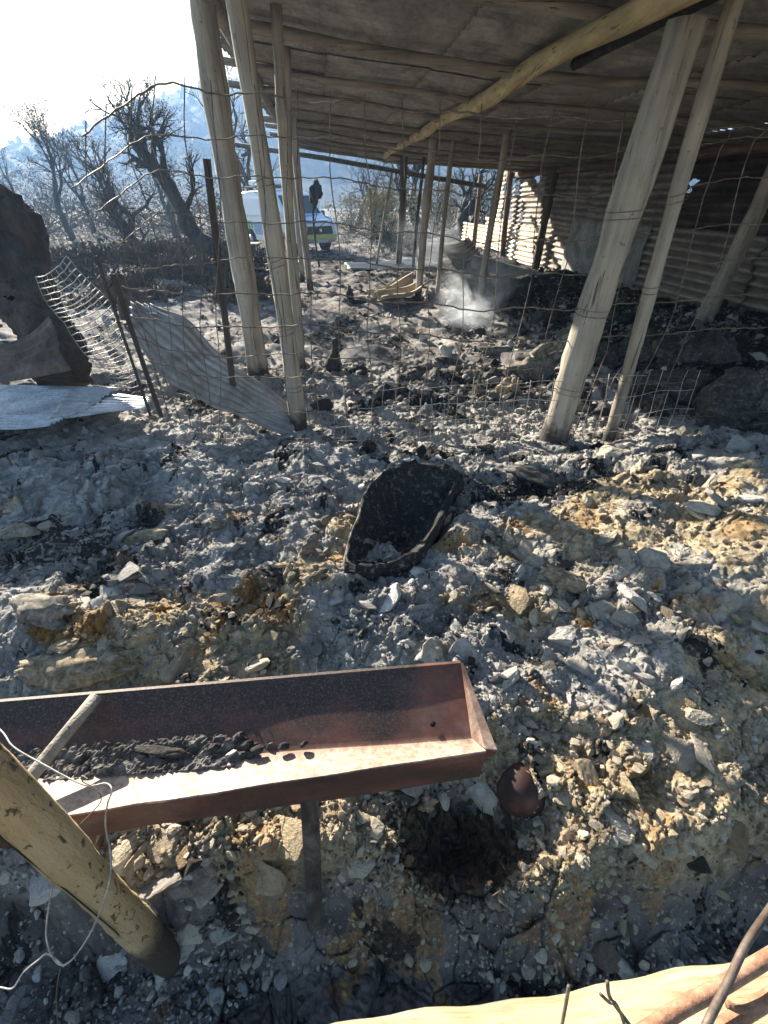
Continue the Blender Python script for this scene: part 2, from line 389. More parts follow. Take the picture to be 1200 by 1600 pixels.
def zones(x, y, i1=0.5, i2=0.5, i3=0.5):
    n1 = fbm(x*1.1+2, y*1.3, 200, 4); n2 = fbm(x*4+2, y*4, 210, 3)
    near = 1-ss(2.6, 3.4, y)
    tanv = near*ss(-.5, .7, n1+.45*n2+0.55*gauss(x, y, 1.6, 1.0, 1.1, .6)+.5*gauss(x, y, -1.0, 1.1, 1.0, .35)+.45*gauss(x, y, 0, .5, 2, .2)-.45*gauss(x, y, -1.3, 2.3, 1.5, .6)-.35*gauss(x, y, .3, 1.4, .6, .5))
    och = near*np.clip(ss(.2, .55, n2+.2*n1)*.75
          +1.2*gauss(x, y, -.66, 1.42, .20, .12)+1.2*gauss(x, y, -1.35, 1.22, .26, .09)+.8*gauss(x, y, 1.35, 1.25, .16, .12)+.8*gauss(x, y, .62, .72, .14, .07)
          +.5*gauss(x, y, .95, 1.15, .12, .1)+.6*gauss(x, y, -.35, 1.6, .10, .06)-.25, 0, 1)
    n3 = fbm(x*2.3+9, y*2.3, 220, 4)
    cha = np.clip(ss(.30, .7, n3)*.7+.45*ss(.35, .75, fbm(x*7, y*7, 225, 3))+1.1*gauss(x, y, .95, 2.3, .42, .2)+1.3*gauss(x, y, .27, .55, .24, .14)  # last term: the hollow's shade put into the colour as extra char
          +1.0*gauss(x, y, .25, 2.85, .55, .10)+.6*gauss(x, y, -1.7, 1.75, .5, .25), 0, 1)
    inn = ss(3.0, 4.2, y)
    cha = cha*(1-inn*.35)+inn*(.55*ss(2.5, 3.4, x+AX*y+.3*n3)*(1-ss(19, 22, y))+.75*gauss(x, y, .3, 4.1, .5, .18)+.9*gauss(x, y, 1.2, 4.6, .7, .6)+.9*ss(.1, .5, fbm(x*.9, y*.5, 230, 3))*.55)
    cha = np.clip(cha, 0, 1)
    field = ss(8, 15, np.hypot(x, y))*(1-ss(-1.5, 0, x+AX*y)*.6); cha = np.clip(cha+field*.95*ss(-.45, .25, fbm(x*.45, y*.3, 240, 4)), 0, 1)
    tanv = np.clip(tanv+field*ss(-.2, .3, n1)*.9, 0, 1)
    lit = ss(.5, 1.1, x)*near*(1-ss(2.0, 2.4, y)); tanv = tanv*(1-.7*ss(2.0, 2.5, y)*near); och = och*(1-.8*ss(2.0, 2.5, y)*near); tanv = np.clip(tanv+lit*.35, 0, 1); cha = cha*(1-.45*lit*(1-ss(2.0, 2.4, y)))  # sunlight on the right bank put into the colours: more tan, less char
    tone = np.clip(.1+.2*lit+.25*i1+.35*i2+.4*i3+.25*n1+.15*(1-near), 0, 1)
    return tanv, och, cha, tone
build_ground()

# ------------------------------------------------------------------ RUBBLE: loose lumps of ash, instanced on one object
def rock_mesh(name, sub, seed, flat=.7, facets=9, rough=.12):
    r = np.random.RandomState(seed); bm = bmesh.new(); bmesh.ops.create_icosphere(bm, subdivisions=sub, radius=1)
    P = np.array([v.co for v in bm.verts])
    N = r.normal(size=(facets, 3)); N /= np.linalg.norm(N, axis=1)[:, None]; D = r.uniform(.32, .8, facets)
    for k in range(facets):
        d = P @ N[k]; over = np.clip(d-D[k], 0, None); P = P-over[:, None]*N[k]*0.93
    ph = r.uniform(0, 6, 9)
    w = sum(np.sin(P[:, i % 3]*(3+2*i)+P[:, (i+1) % 3]*(2+i)+ph[i])/(2+i) for i in range(6))
    P = P*(1+rough*w)[:, None]+r.normal(size=P.shape)*rough*.12
    P = P*np.array([1, r.uniform(.6, .95), flat*r.uniform(.7, 1.2)])
    for v, p in zip(bm.verts, P): v.co = p
    me = bpy.data.meshes.new(name); bm.to_mesh(me); bm.free(); me.materials.append(M['rock'])
    if sub > 9: me.polygons.foreach_set('use_smooth', [True]*len(me.polygons))
    return bpy.data.objects.new(name, me)
def scatter(name, label, n, variants, ysamp, smin, smax, power, seed, cond=None, sink=.25):
    r = np.random.RandomState(seed)
    x, y = ysamp(r, n)
    s = smin*(smax/smin)**(r.rand(len(x))**power)
    if cond is not None:
        k = cond(x, y, s, r); x, y, s = x[k], y[k], s[k]
    R = np.hypot(x, y)
    z = macro(x, y)+rubble(x, y, np.maximum(np.hypot(x, y+1.3)*.0022, .0008))[0]+s*(.35-sink)
    tanv, och, cha, _ = zones(x, y)
    tn = np.clip(tanv*.75+och*.9+r.normal(size=len(x))*.15, 0, 1)
    ch = (r.rand(len(x)) < np.clip(cha*.9-.1+.03+(.35 if name == 'charred_debris' else 0), 0, .95)).astype(float)*r.uniform(.6, 1, len(x))
    tone = np.clip(r.normal(.5, .22, len(x)), 0, 1)
    me = bpy.data.meshes.new(name); me.vertices.add(len(x)); me.vertices.foreach_set('co', np.stack([x, y, z], -1).ravel())
    def fa(nm, a): q = me.attributes.new(nm, 'FLOAT', 'POINT'); q.data.foreach_set('value', a.astype(np.float32))
    fa('tan', tn); fa('char', ch); fa('tone', tone); fa('scl', s)
    q = me.attributes.new('rot', 'FLOAT_VECTOR', 'POINT')
    rot = np.stack([r.normal(0, .5, len(x)), r.normal(0, .5, len(x)), r.uniform(0, 6.28, len(x))], -1)
    q.data.foreach_set('vector', rot.astype(np.float32).ravel())
    o = bpy.data.objects.new(name, me); COL.objects.link(o); tag(o, label, 'rubble', kind='stuff')
    c = bpy.data.collections.new(name+'_pieces')
    for v in variants: c.objects.link(v)
    ng = bpy.data.node_groups.new(name, 'GeometryNodeTree')
    ng.interface.new_socket('Geometry', in_out='INPUT', socket_type='NodeSocketGeometry')
    ng.interface.new_socket('Geometry', in_out='OUTPUT', socket_type='NodeSocketGeometry')
    N = ng.nodes; L = ng.links
    gi = N.new('NodeGroupInput'); go = N.new('NodeGroupOutput')
    mp = N.new('GeometryNodeMeshToPoints'); ip = N.new('GeometryNodeInstanceOnPoints'); ci = N.new('GeometryNodeCollectionInfo')
    ci.inputs['Collection'].default_value = c; ci.inputs['Separate Children'].default_value = True; ci.inputs['Reset Children'].default_value = True
    ip.inputs['Pick Instance'].default_value = True
    a1 = N.new('GeometryNodeInputNamedAttribute'); a1.data_type = 'FLOAT'; a1.inputs['Name'].default_value = 'scl'
    a2 = N.new('GeometryNodeInputNamedAttribute'); a2.data_type = 'FLOAT_VECTOR'; a2.inputs['Name'].default_value = 'rot'
    L.new(gi.outputs[0], mp.inputs[0]); L.new(mp.outputs[0], ip.inputs['Points']); L.new(ci.outputs[0], ip.inputs['Instance'])
    L.new(a2.outputs[0], ip.inputs['Rotation']); L.new(a1.outputs[0], ip.inputs['Scale']); L.new(ip.outputs[0], go.inputs[0])
    md = o.modifiers.new('scatter', 'NODES'); md.node_group = ng
    return o
def polar(y0, y1, amax=52):
    def f(r, n):
        R = np.exp(r.uniform(math.log(y0+.9), math.log(y1+.9), n)); a = np.radians(r.uniform(-amax, amax, n))
        return R*np.sin(a), R*np.cos(a)-.9
    return f
smalls = [rock_mesh('lump', 1, 100+i, .60, 7, .05) for i in range(7)]
mids = [rock_mesh('clod', 2, 200+i, .55, 13, .05) for i in range(8)]
bigs = [rock_mesh('crust', 4, 300+i, .38, 18, .06) for i in range(7)]
def cond_rub(lo, hi):
    def f(x, y, s, r):
        m = ss(-.25, .25, fbm(x*2.1+8, y*2.4, 60, 2)); hole = gauss(x, y, .27, .56, .20, .14)
        return (r.rand(len(x)) < lo+(hi-lo)*m)*(hole < .35)*(y > -.25)*((y > .42) | (r.rand(len(x)) < .35))*(np.hypot((x-SHX)/.25, (y-SHY)/.21) > 1)
    return f
scatter('fine_rubble', 'fine grey ash grit and crumbs covering the heap', 70000, smalls, polar(.3, 3.8), .0035, .013, 1.2, 1, cond_rub(.6, 1))
scatter('ash_rubble', 'loose angular lumps of grey and tan ash covering the heap', 15000, mids, polar(.3, 4.2), .009, .032, 1.9, 2, cond_rub(.4, 1))
scatter('crust_slabs', 'larger broken crusts of burnt manure on the heap', 1900, bigs, polar(.45, 3.6), .030, .11, 2.0, 3, cond_rub(.4, 1), sink=.42)
def farcond(x, y, s, r): return (y > 3.3)*(r.rand(len(x)) < .3+.7*ss(.2, .6, zones(x, y)[2]))
scatter('shed_floor_debris', 'dark burnt clods and ash lumps scattered over the shed floor', 14000, mids, polar(3.3, 24, 48), .015, .075, 1.8, 4, farcond)
scatter('charred_debris', 'larger charred crusts and lumps strewn over the shed floor', 1500, bigs+mids, polar(3.5, 16, 42), .05, .17, 2.0, 6, lambda x, y, s, r: (y > 3.6)*(r.rand(len(x)) < .15+.85*ss(.0, 1.6, x+AX*y)), sink=.35)

# ------------------------------------------------------------------ corrugated sheet
def corr(name, mat, fn, L, W, pitch=.076, amp=.009, nl=24, parent=None, origin=None, solid=.0025, jag=None, seed=0, holes=None):
    """fn(a,b,h) -> point; a runs along the ridges 0..L, b across 0..W, h is the corrugation height"""
    nw = max(8, int(W/pitch*8)); V = []; Fc = []; r = random.Random(seed)
    e0 = [0.0]*(nw+1); e1 = [0.0]*(nw+1)
    if jag:
        for j in range(nw+1):
            b = j/nw*W; e0[j] = jag*(math.sin(b*7+seed)+.6*math.sin(b*19+seed*2))*.5; e1[j] = jag*(math.sin(b*6+seed*3)+.7*math.sin(b*23+seed))*.5
    for i in range(nl+1):
        for j in range(nw+1):
            b = j/nw*W; a = e0[j]+(L+e1[j]-e0[j])*i/nl
            V.append(fn(a, b, amp*math.sin(2*math.pi*b/pitch)))
    for i in range(nl):
        for j in range(nw):
            if holes and holes((i+.5)/nl*L, (j+.5)/nw*W): continue
            k = i*(nw+1)+j; Fc.append((k, k+1, k+nw+2, k+nw+1))
    o = mobj(name, V, Fc, mat, parent, True, origin, solid); o.data.attributes.new('rib', 'FLOAT', 'POINT').data.foreach_set('value', [.5+.5*math.sin(2*math.pi*(j/nw*W)/pitch) for i in range(nl+1) for j in range(nw+1)])
    return o
def quad_fn(P00, P10, P01, P11, bulge=0.0, ex=1.0, L=1, W=1, wob=0.0, seed=0):
    P00, P10, P01, P11 = map(Vector, (P00, P10, P01, P11)); nn = (P10-P00).cross(P01-P00).normalized()
    def f(a, b, h):
        s = a/L; t = b/W; p = P00*(1-s)*(1-t)+P10*s*(1-t)+P01*(1-s)*t+P11*s*t
        d = bulge*math.sin(math.pi*min(max(s, 0), 1))+wob*math.sin(s*5+seed+t*3)+wob*.6*math.sin(t*6+seed*2-s*4)
        return p+nn*(h+d)
    return f

# ------------------------------------------------------------------ SHED
shed = empty('livestock_shed', sh(1.8, 3, 0), 'burnt out open livestock shed with pole posts, low sooty roof and corrugated sheet wall', 'shed')
def wobble_post(P0, P1, r0, r1, n=14, w=.012, seed=0, seg=14, wob=.05, knots=True):
    r_ = random.Random(seed); P0 = Vector(P0); P1 = Vector(P1); pts = []; rad = []
    a1, a2 = r_.uniform(0, 6), r_.uniform(0, 6)
    for i in range(n):
        s = i/(n-1); p = P0.lerp(P1, s)
        p = p+Vector((math.sin(s*5+a1)*w, math.cos(s*4+a2)*w, 0))*(1 if 0 < i < n-1 else .6)
        pts.append(p); rr = r0+(r1-r0)*s
        if knots: rr *= 1+.06*math.sin(s*17+a1)+r_.uniform(-.03, .03)
        rad.append(rr)
    return MB().tube(pts, rad, seg, wob, seed=seed)
def post(base_uv, top_uv, d0, d1, mat, seed, bury=.15, Y=None, ztop=None, label=None, w=.012):
    b = hit(*base_uv) if Y is None else at(base_uv[0], base_uv[1], Y)
    t = at(top_uv[0], top_uv[1], b.y)
    if ztop is not None:
        s = (ztop-b.z)/(t.z-b.z); t = b+(t-b)*s
    d = (t-b).normalized()
    o = wobble_post(b-d*bury, t, d0/2, d1/2, seed=seed, w=w, n=26).build('post', mat, shed)
    if label: o['label'] = label
    return b, t
P = {}
P['A'] = post((403, 590), (318, 0), .225, .20, M['post'], 1, ztop=3.0)
P['B'] = post((468, 672), (372, 0), .145, .105, M['post'], 2, ztop=2.92)
P['C'] = post((470, 582), (437, 100), .105, .095, M['post'], 3, ztop=2.88)
P['C2'] = post((456, 540), (447, 130), .085, .08, M['post'], 33, ztop=2.88)
P['D'] = post((484, 454), (457, 180), .15, .14, M['post'], 4, ztop=2.93)
P['E'] = post((454, 432), (440, 180), .14, .13, M['post'], 5, ztop=2.95)
P['E2'] = post((472, 440), (452, 180), .12, .11, M['post'], 55, ztop=2.93)
P['G'] = post((623, 418), (632, 237), .17, .2, M['postdark'], 6, ztop=2.55)
P['H'] = post((652, 470), (677, 222), .14, .15, M['post'], 7, ztop=2.46)
P['I'] = post((682, 462), (707, 228), .09, .085, M['post'], 8, ztop=2.46)
P['I2'] = post((645, 420), (661, 255), .09, .08, M['postdark'], 88, ztop=2.5)
P['J'] = post((747, 482), (796, 182), .11, .12, M['post'], 9, ztop=2.50)
P['K'] = post((739, 402), (750, 286), .16, .15, M['postred'], 10, ztop=2.3)
P['L'] = post((785, 400), (798, 270), .19, .17, M['postred'], 11, ztop=2.35)
P['M'] = post((837, 420), (868, 262), .22, .20, M['postdark'], 12, ztop=2.32)
P['N'] = post((862, 688), (1078, 24), .215, .20, M['post'], 13, ztop=2.38, w=.006, label='thickest pale post with a sawn flat top')
P['O'] = post((948, 690), (1121, 100), .088, .095, M['post'], 14, ztop=2.52, label='slim pale pole')
P['P'] = post((1100, 500), (1200, 290), .22, .19, M['post'], 15, ztop=2.3)
P['Q'] = post((588, 415), (612, 270), .07, .06, M['post'], 16, label='thin leaning pole')
# beams lengthwise
def zbeam(y): return 2.44+.011*max(y-3, -3)
pts = [sh(1.84, y, zbeam(y)+.05) for y in np.linspace(1.2, 15.6, 24)]
MB().tube([p+Vector((.03*math.sin(i*.9), 0, .015*math.sin(i*1.3))) for i, p in enumerate(pts)], [.072+.008*math.sin(i) for i in range(24)], 14, .03).build('ridge_beam', M['beam'], shed)
pts = [sh(6.2, y, 2.24) for y in np.linspace(3.5, 18, 12)]
MB().tube(pts, .075, 12, .05).build('wall_beam', M['wallbeam'], shed)
pts = [sh(-.72, y, 2.86+.003*y) for y in np.linspace(1.6, 17.2, 14)]
MB().tube(pts, .06, 12, .05).build('eave_beam', M['purlin'], shed)
a = at(368, 226, 17.4); b = at(640, 271, 17.4); c = at(760, 292, 17.3)
MB().tube([a, a.lerp(b, .5)+Vector((0, 0, .03)), b, c], .065, 10, .04).build('end_beam', M['postdark'], shed)
a = at(378, 243, 17.0); b = at(395, 238, 17.4); MB().tube([a, b], .04, 8).build('end_beam', M['postdark'], shed)
# roof sheet surface: lateral -> height
def zroof(lat, y):
    pts = [(-1.3, 2.99), (-.72, 2.93), (1.84, 2.62), (6.5, 2.36), (7.2, 2.32)]
    z = pts[-1][1]
    for (a, za), (b, zb) in zip(pts, pts[1:]):
        if lat <= b: z = za+(zb-za)*(max(lat, a)-a)/(b-a); break
    return z+.006*max(0, y-6)*(1 if lat < 2 else .3)+.014*math.sin(y*1.7+lat)+.01*math.sin(lat*3.1+y*.6)
roof = empty('roof', sh(1.8, 8, 2.6), None, None); roof.parent = shed; roof.location = roof.location-shed.location
ys = [1.9, 4.0, 6.3, 8.6, 10.9, 13.2, 15.4, 17.25]; k = 0
for i in range(len(ys)-1):
    lats = [(-.74, -.80, -.92, -.95, -.86, -.72, -.6)[i], .1, 1.2, 2.3, 3.4, 4.5, 5.6, 6.72]
    for j in range(len(lats)-1):
        k += 1; r_ = random.Random(k); y0 = ys[i]-.12; y1 = ys[i+1]+.02
        l0 = lats[j]+(r_.uniform(-.08, .03) if j == 0 else 0); l1 = lats[j+1]+.05; lift = .012*(j % 2)+.016*(i % 2)
        sag = r_.uniform(-.02, .01)
        def f(a, b, h, l0=l0, l1=l1, y0=y0, y1=y1, lift=lift, sag=sag, j=j, i=i):
            lat = l0+a; y = y0+b; s = math.sin(math.pi*b/(y1-y0))
            z = zroof(lat, y)+h+lift+sag*s
            if j == 0: z -= .03*math.sin(y*2.3)*(1-min(a, 1))
            if i == 6: z -= .12*max(0, (b-1.2))*(1-abs(lat-1)/4 if abs(lat-1) < 4 else 0)
            return sh(lat, y, z)
        corr('roof_sheet', M['roofsheet'], f, l1-l0, y1-y0, .15, .013, 8, roof, None, .004, jag=.03 if j in (0, 6) else None, seed=k)
# purlins across
for i, y in enumerate(np.arange(2.6, 17.3, 1.42)):
    r_ = random.Random(40+i); rr = r_.uniform(.030, .045); dy = r_.uniform(-.12, .12)
    pts = [sh(l, y+dy*l/3, zroof(l, y)-.014-rr-.02) for l in np.linspace((-.8 if y < 6 else -1.0)-r_.uniform(0, .15), 6.6, 14)]
    pts = [p+Vector((0, r_.uniform(-.02, .02), r_.uniform(-.008, .004))) for p in pts]
    MB().tube(pts, [rr*(1.15-.3*q/13) for q in range(14)], 10, .06, seed=i).build('purlin', M['purlin'], roof)
# black sooty bundle under the ridge near the thick post
for (y0, y1, l, z, r) in ((3.0, 4.9, 2.15, 2.52, .04),):
    MB().tube([sh(l+.05*math.sin(q), q, z) for q in np.linspace(y0, y1, 8)], r, 10, .1).build('batten', M['char'], shed)
MB().tube([P['O'][1]-Vector((0, 0, .03)), P['O'][1]+Vector((.03, .02, .30))], [.035, .03], 10, .15).build('batten', M['char'], shed)
# right wall: separate corrugated sheets, ridges run along the wall
wall = empty('sheet_wall', sh(6.3, 10, 0), None, None); wall.parent = shed; wall.location = wall.location-shed.location
def wsheet(y0, y1, z0, z1, mat, lat=6.3, tilt=0.0, pitch=.13, amp=.026, jag=.04, seed=0, holes=None, label=None, wob=.01):
    L = y1-y0; W = z1-z0
    def f(a, b, h):
        y = y0+a; z = z0+b
        return sh(lat+h+tilt*b+wob*math.sin(y*2.1+seed)+wob*math.sin(z*4+seed), y, z+.02*math.sin(y*.8+seed))
    o = corr('wall_sheet', mat, f, L, W, pitch, amp, max(10, int(L*14)), wall, None, .003, jag, seed, holes)
    if label: o['label'] = label
    return o
def torn(seed, thr):
    def f(a, b): return float(fbm(np.array([a*1.6+seed]), np.array([b*2.0]), 300+seed, 3)[0]) > thr
    return f
wsheet(9.3, 12.5, 1.10, 2.30, M['wallzinc'], seed=1)
wsheet(12.2, 15.4, 1.0, 2.30, M['wallzinc'], lat=6.325, seed=2)
wsheet(15.1, 17.6, .85, 2.28, M['wallzinc'], lat=6.30, seed=3, holes=torn(3, .55))
wsheet(6.5, 9.5, 1.10, 2.30, M['wallzincdark'], lat=6.33, seed=4, holes=torn(5, .9), label='soot blackened sheet with rust patches')
wsheet(3.0, 6.8, 1.0, 2.30, M['wallzincdark'], lat=6.31, seed=5, holes=torn(6, .95))
wsheet(4.2, 7.4, -.1, 1.22, M['wallzinc'], lat=6.2, tilt=.06, seed=6, label='lower sheet with a brown top edge')
wsheet(7.2, 10.1, -.1, 1.22, M['wallzinc'], lat=6.16, tilt=.08, seed=7, jag=.1)
wsheet(9.8, 13.0, .0, 1.24, M['wallplain'], lat=6.18, tilt=.03, pitch=.4, amp=.004, seed=8, jag=.06, label='flat pale grey panel with scorched corner')
wsheet(12.8, 15.4, .0, 1.12, M['wallzinc'], lat=6.25, tilt=.05, seed=9, jag=.16)
wsheet(15.0, 17.9, 0, .98, M['walllight'], lat=6.24, tilt=.02, seed=10, jag=.3, holes=torn(10, .45), label='torn pale sheet catching the sun')
wsheet(17.7, 20.3, .1, 1.05, M['walllight'], lat=6.33, tilt=.04, seed=11, jag=.25, label='low sunlit sheet at the far end')
wsheet(20.1, 24.0, 0, .8, M['walllight'], lat=6.4, tilt=.05, seed=12, jag=.35)
wsheet(18.7, 19.3, .9, 2.4, M['walllight'], lat=6.36, seed=13, jag=.2, label='tall narrow sunlit strip of sheet')
# fallen plank and scraps near the far wall
o = MB(); a = at(738, 408, 13.6); b = at(862, 442, 12.0); d = (b-a).normalized()
R = d.to_track_quat('X', 'Z').to_matrix(); o.box((a+b)/2, ((b-a).length, .04, .30), R)
pl = o.build('fallen_board', M['wallplain'], None, False, origin=(a+b)/2, bevel=.006); tag(pl, 'long pale board fallen against the foot of the sheet wall', 'board')

# ------------------------------------------------------------------ FENCE of wire mesh between the posts
fence = empty('wire_fence', gp(620, 690), 'tall rusty field fence of wide wire mesh tied to the posts', 'fence')
VK = [165, 225, 287, 357, 412, 467, 517, 562, 595, 650, 690]
LEFT = [(130,218),(113,297),(150,333),(187,380),(187,417),(192,446),(204,493),(215,530),(228,560),(250,610),(262,650)]
BOW = [(345,-8),(470,-14),(575,0),(750,24),(895,22),(1000,10),(1200,-12)]
TOPB = [(345,-20),(440,-12),(575,0),(700,12),(860,20),(980,22),(1200,40)]
def itp(tab, u):
    for (a, x), (b, y) in zip(tab, tab[1:]):
        if u <= b: return x+(y-x)*(max(u, a)-a)/(b-a)
    return tab[-1][1]
FY = 3.28
def fp(k, u):
    """world point of horizontal wire k at image column u; k may be fractional"""
    k0 = min(int(k), 9); f = k-k0
    def one(kk):
        if u >= 345:
            v = VK[kk]+(itp(TOPB, u) if kk == 0 else itp(BOW, u)*(1-.06*kk)); 
            return at(u, v, FY+.02*math.sin(u*.02))
        v1 = VK[kk]+(itp(TOPB, 345) if kk == 0 else itp(BOW, 345)*(1-.06*kk)); R_ = at(345, v1, FY); L_ = at(*LEFT[kk], 3.0)
        s = (u-110)/(345-110); s = max(0, s); p = L_.lerp(R_, s)
        bulge = math.sin(math.pi*min(s, 1)); p.z += .10*bulge*(1 if kk < 4 else -.2); return p
    return one(k0).lerp(one(k0+1), f)
mb = MB(); r_ = random.Random(5)
for k in range(11):
    us = list(np.linspace(110, 1215, 90)); ph = r_.uniform(0, 6)
    pts = [fp(k, u)+Vector((0, .012*math.sin(u*.05+ph), .010*math.sin(u*.041+ph)+.004*math.sin(u*.19))) for u in us]
    if k in (7,): pts = pts[:60]
    if k == 8: pts = pts[:78]
    mb.tube(pts, .0048 if k in (0, 5, 6) else .0036, 5)
def vwire(top_u, kend=10, bot_u=None, seed=0, left=None):
    r2 = random.Random(seed); pts = []; T = fp(0, top_u)+Vector((0, 0, .05)) 
    for i in range(18):
        k = kend*i/17
        if left is None:
            u = 590+(top_u-590)*(1750-(165+k*52))/(1750-165)
        else: u = 110+(345-110)*left
        p = fp(k, u)
        if i == 0: p = p+Vector((0, 0, .045))
        pts.append(p+Vector((r2.uniform(-.006, .006)+.018*math.sin(i*.7+seed), r2.uniform(-.004, .004), 0)))
    mb.tube(pts, .0034, 5)
for i, u in enumerate((398, 440, 460, 517, 575, 632, 687, 748, 805, 862, 921, 979, 1040, 1085, 1146, 1200)): vwire(u, 10 if i % 5 else 9, seed=i)
for i, s in enumerate((.06, .2, .38, .56, .78, .97)): vwire(0, 10, seed=50+i, left=s)
mb.build('field_mesh', M['wire'], fence)
# wire ties where the mesh is bound to the posts
for key, hs, rr in (('B', (.35, .8, 1.25, 1.7), .07), ('N', (.4, .95, 1.5), .115), ('O', (.5, 1.1, 1.6), .052)):
    b_, t_ = P[key]
    for i, h in enumerate(hs):
        c = b_+(t_-b_)*(h/(t_-b_).length); ax_t = (t_-b_).normalized(); s1 = ax_t.orthogonal().normalized(); s2 = ax_t.cross(s1); m_ = MB()
        m_.tube([c+(s1*math.cos(q)+s2*math.sin(q))*(rr+.004*math.sin(q*3))+ax_t*(.012*math.sin(q+i)+.006*q) for q in np.linspace(0, 12.2, 44)], .0022, 5)
        m_.build('wire_tie', M['wire'], fence)
# finer mesh along the foot of the fence
mb = MB(); cols = []
lowv = [(517, [612, 640, 668, 690]), (640, [606, 634, 662, 684]), (760, [600, 628, 652, 676]), (860, [596, 624, 650, 674]), (940, [592, 626, 652, 676]), (1030, [584, 612, 642, 668]), (1100, [578, 606, 636, 660])]
def lowp(k, u): return at(u, itp([(a, b[k]) for a, b in lowv], u), 3.2)
for k in range(4):
    ph = r_.uniform(0, 6); mb.tube([lowp(k, u)+Vector((0, .008*math.sin(u*.06+ph), .006*math.sin(u*.09+ph))) for u in np.linspace(517 if k > 1 else 560, 1085 if k else 1010, 50)], .0026, 5)
u = 520
while u < 1095:
    j = r_.uniform(-3, 3); k0 = 0 if r_.random() < .8 else 1; pts = []
    for q in range(7):
        k = k0+(3-k0)*q/6; a = int(min(k, 2)); p = lowp(a, u).lerp(lowp(a+1, u), k-a)
        p.x += (k/3)*-(u+j-590)*.00028; p.x += r_.uniform(-.004, .004); pts.append(p)
    pts[0] = pts[0]+Vector((r_.uniform(-.01, .01), 0, r_.uniform(0, .06))); pts[-1] = pts[-1]-Vector((0, 0, .03))
    mb.tube(pts, .0022, 5); u += 21+r_.uniform(-3, 3)
mb.build('foot_mesh', M['wirelight'], fence)
# slim iron stakes holding the fence
def stake(base, top, d, mat, label, Y=None):
    b = hit(*base) if Y is None else at(base[0], base[1], Y); t = at(top[0], top[1], b.y)
    dd = (t-b).normalized(); m = MB(); sd_ = Vector((0, 1, 0)).cross(dd).normalized(); R = Matrix((sd_, Vector((0, 1, 0)), dd)).transposed()
    m.box((t+b-dd*.15)/2, (d, .006, (t-b).length+.15), R); m.box((t+b-dd*.15)/2+Vector((0, .003+d*.35, 0)), (.006, d*.7, (t-b).length+.15), R)
    o = m.build('iron_stake', mat, None, False, origin=b, bevel=.0015); tag(o, label, 'fence stake', 'iron stakes along the fence')
stake((370, 655), (323, 248), .052, M['bark'], 'dark iron stake standing just left of the pale shed post')
stake((242, 622), (176, 428), .035, M['bark'], 'dark leaning stake beside the collapsed ladder of fence wire', Y=3.1)
stake((225, 620), (150, 400), .02, M['bark'], 'thin dark rod leaning through the collapsed fence wire', Y=3.05)
# collapsed mesh on the left
mb = MB(); Lp = [(55,433),(75,475),(100,505),(130,550),(150,570),(180,602)]; Rp = [(103,400),(140,440),(170,470),(190,520),(207,558),(222,600)]
La = lerp_path([at(u, v, 3.35-.05*i) for i, (u, v) in enumerate(Lp)], 24); Ra = lerp_path([at(u, v, 3.55-.07*i) for i, (u, v) in enumerate(Rp)], 24)
for i in range(24):
    a, b = La[i], Ra[i]; pts = [a.lerp(b, s)+Vector((0, 0, -.03*math.sin(math.pi*s)+r_.uniform(-.005, .005))) for s in np.linspace(0, 1, 9)]
    mb.tube(pts, .0035, 5)
for s in np.linspace(0, 1, 8):
    mb.tube([La[i].lerp(Ra[i], s)+Vector((r_.uniform(-.006, .006), 0, -.03*math.sin(math.pi*s))) for i in range(24)], .0018, 5)
fw = mb.build('collapsed_wire_mesh', M['wirelight'], None, origin=La[12]); tag(fw, 'collapsed ladder of bright fence wire hanging at the left beside the charred trunk', 'wire mesh')

# ------------------------------------------------------------------ fallen corrugated sheets
def fallen(name, mat, c00, c10, c01, c11, label, pitch=.076, amp=.01, bulge=0, wob=.01, jag=.03, seed=0, nl=26, solid=.003, grp='fallen corrugated sheets'):
    c00, c10, c01, c11 = map(Vector, (c00, c10, c01, c11)); L = ((c10-c00).length+(c11-c01).length)/2; W = ((c01-c00).length+(c11-c10).length)/2
    o = corr(name, mat, quad_fn(c00, c10, c01, c11, bulge, 1, L, W, wob, seed), L, W, pitch, amp, nl, None, (c00+c11)/2, solid, jag, seed)
    return tag(o, label, 'corrugated sheet', grp)
# bright one lying flat at the left, ridges along its length, cut end to the right
fallen('corrugated_sheet', M['zinc'], gp(-190, 590, .20), gp(190, 607, .22), gp(-60, 668, .24), gp(78, 664, .25), 'bright bluish corrugated sheet lying flat on the heap at the left edge', amp=.0085, bulge=.02, seed=1)
fallen('corrugated_sheet', M['zinc'], gp(120, 606, .215), gp(238, 622, .20), gp(70, 655, .245), gp(225, 640, .20), 'sunlit end piece of bright sheet lapping over the flat sheet at the left', amp=.007, bulge=.0, seed=4, wob=.006)
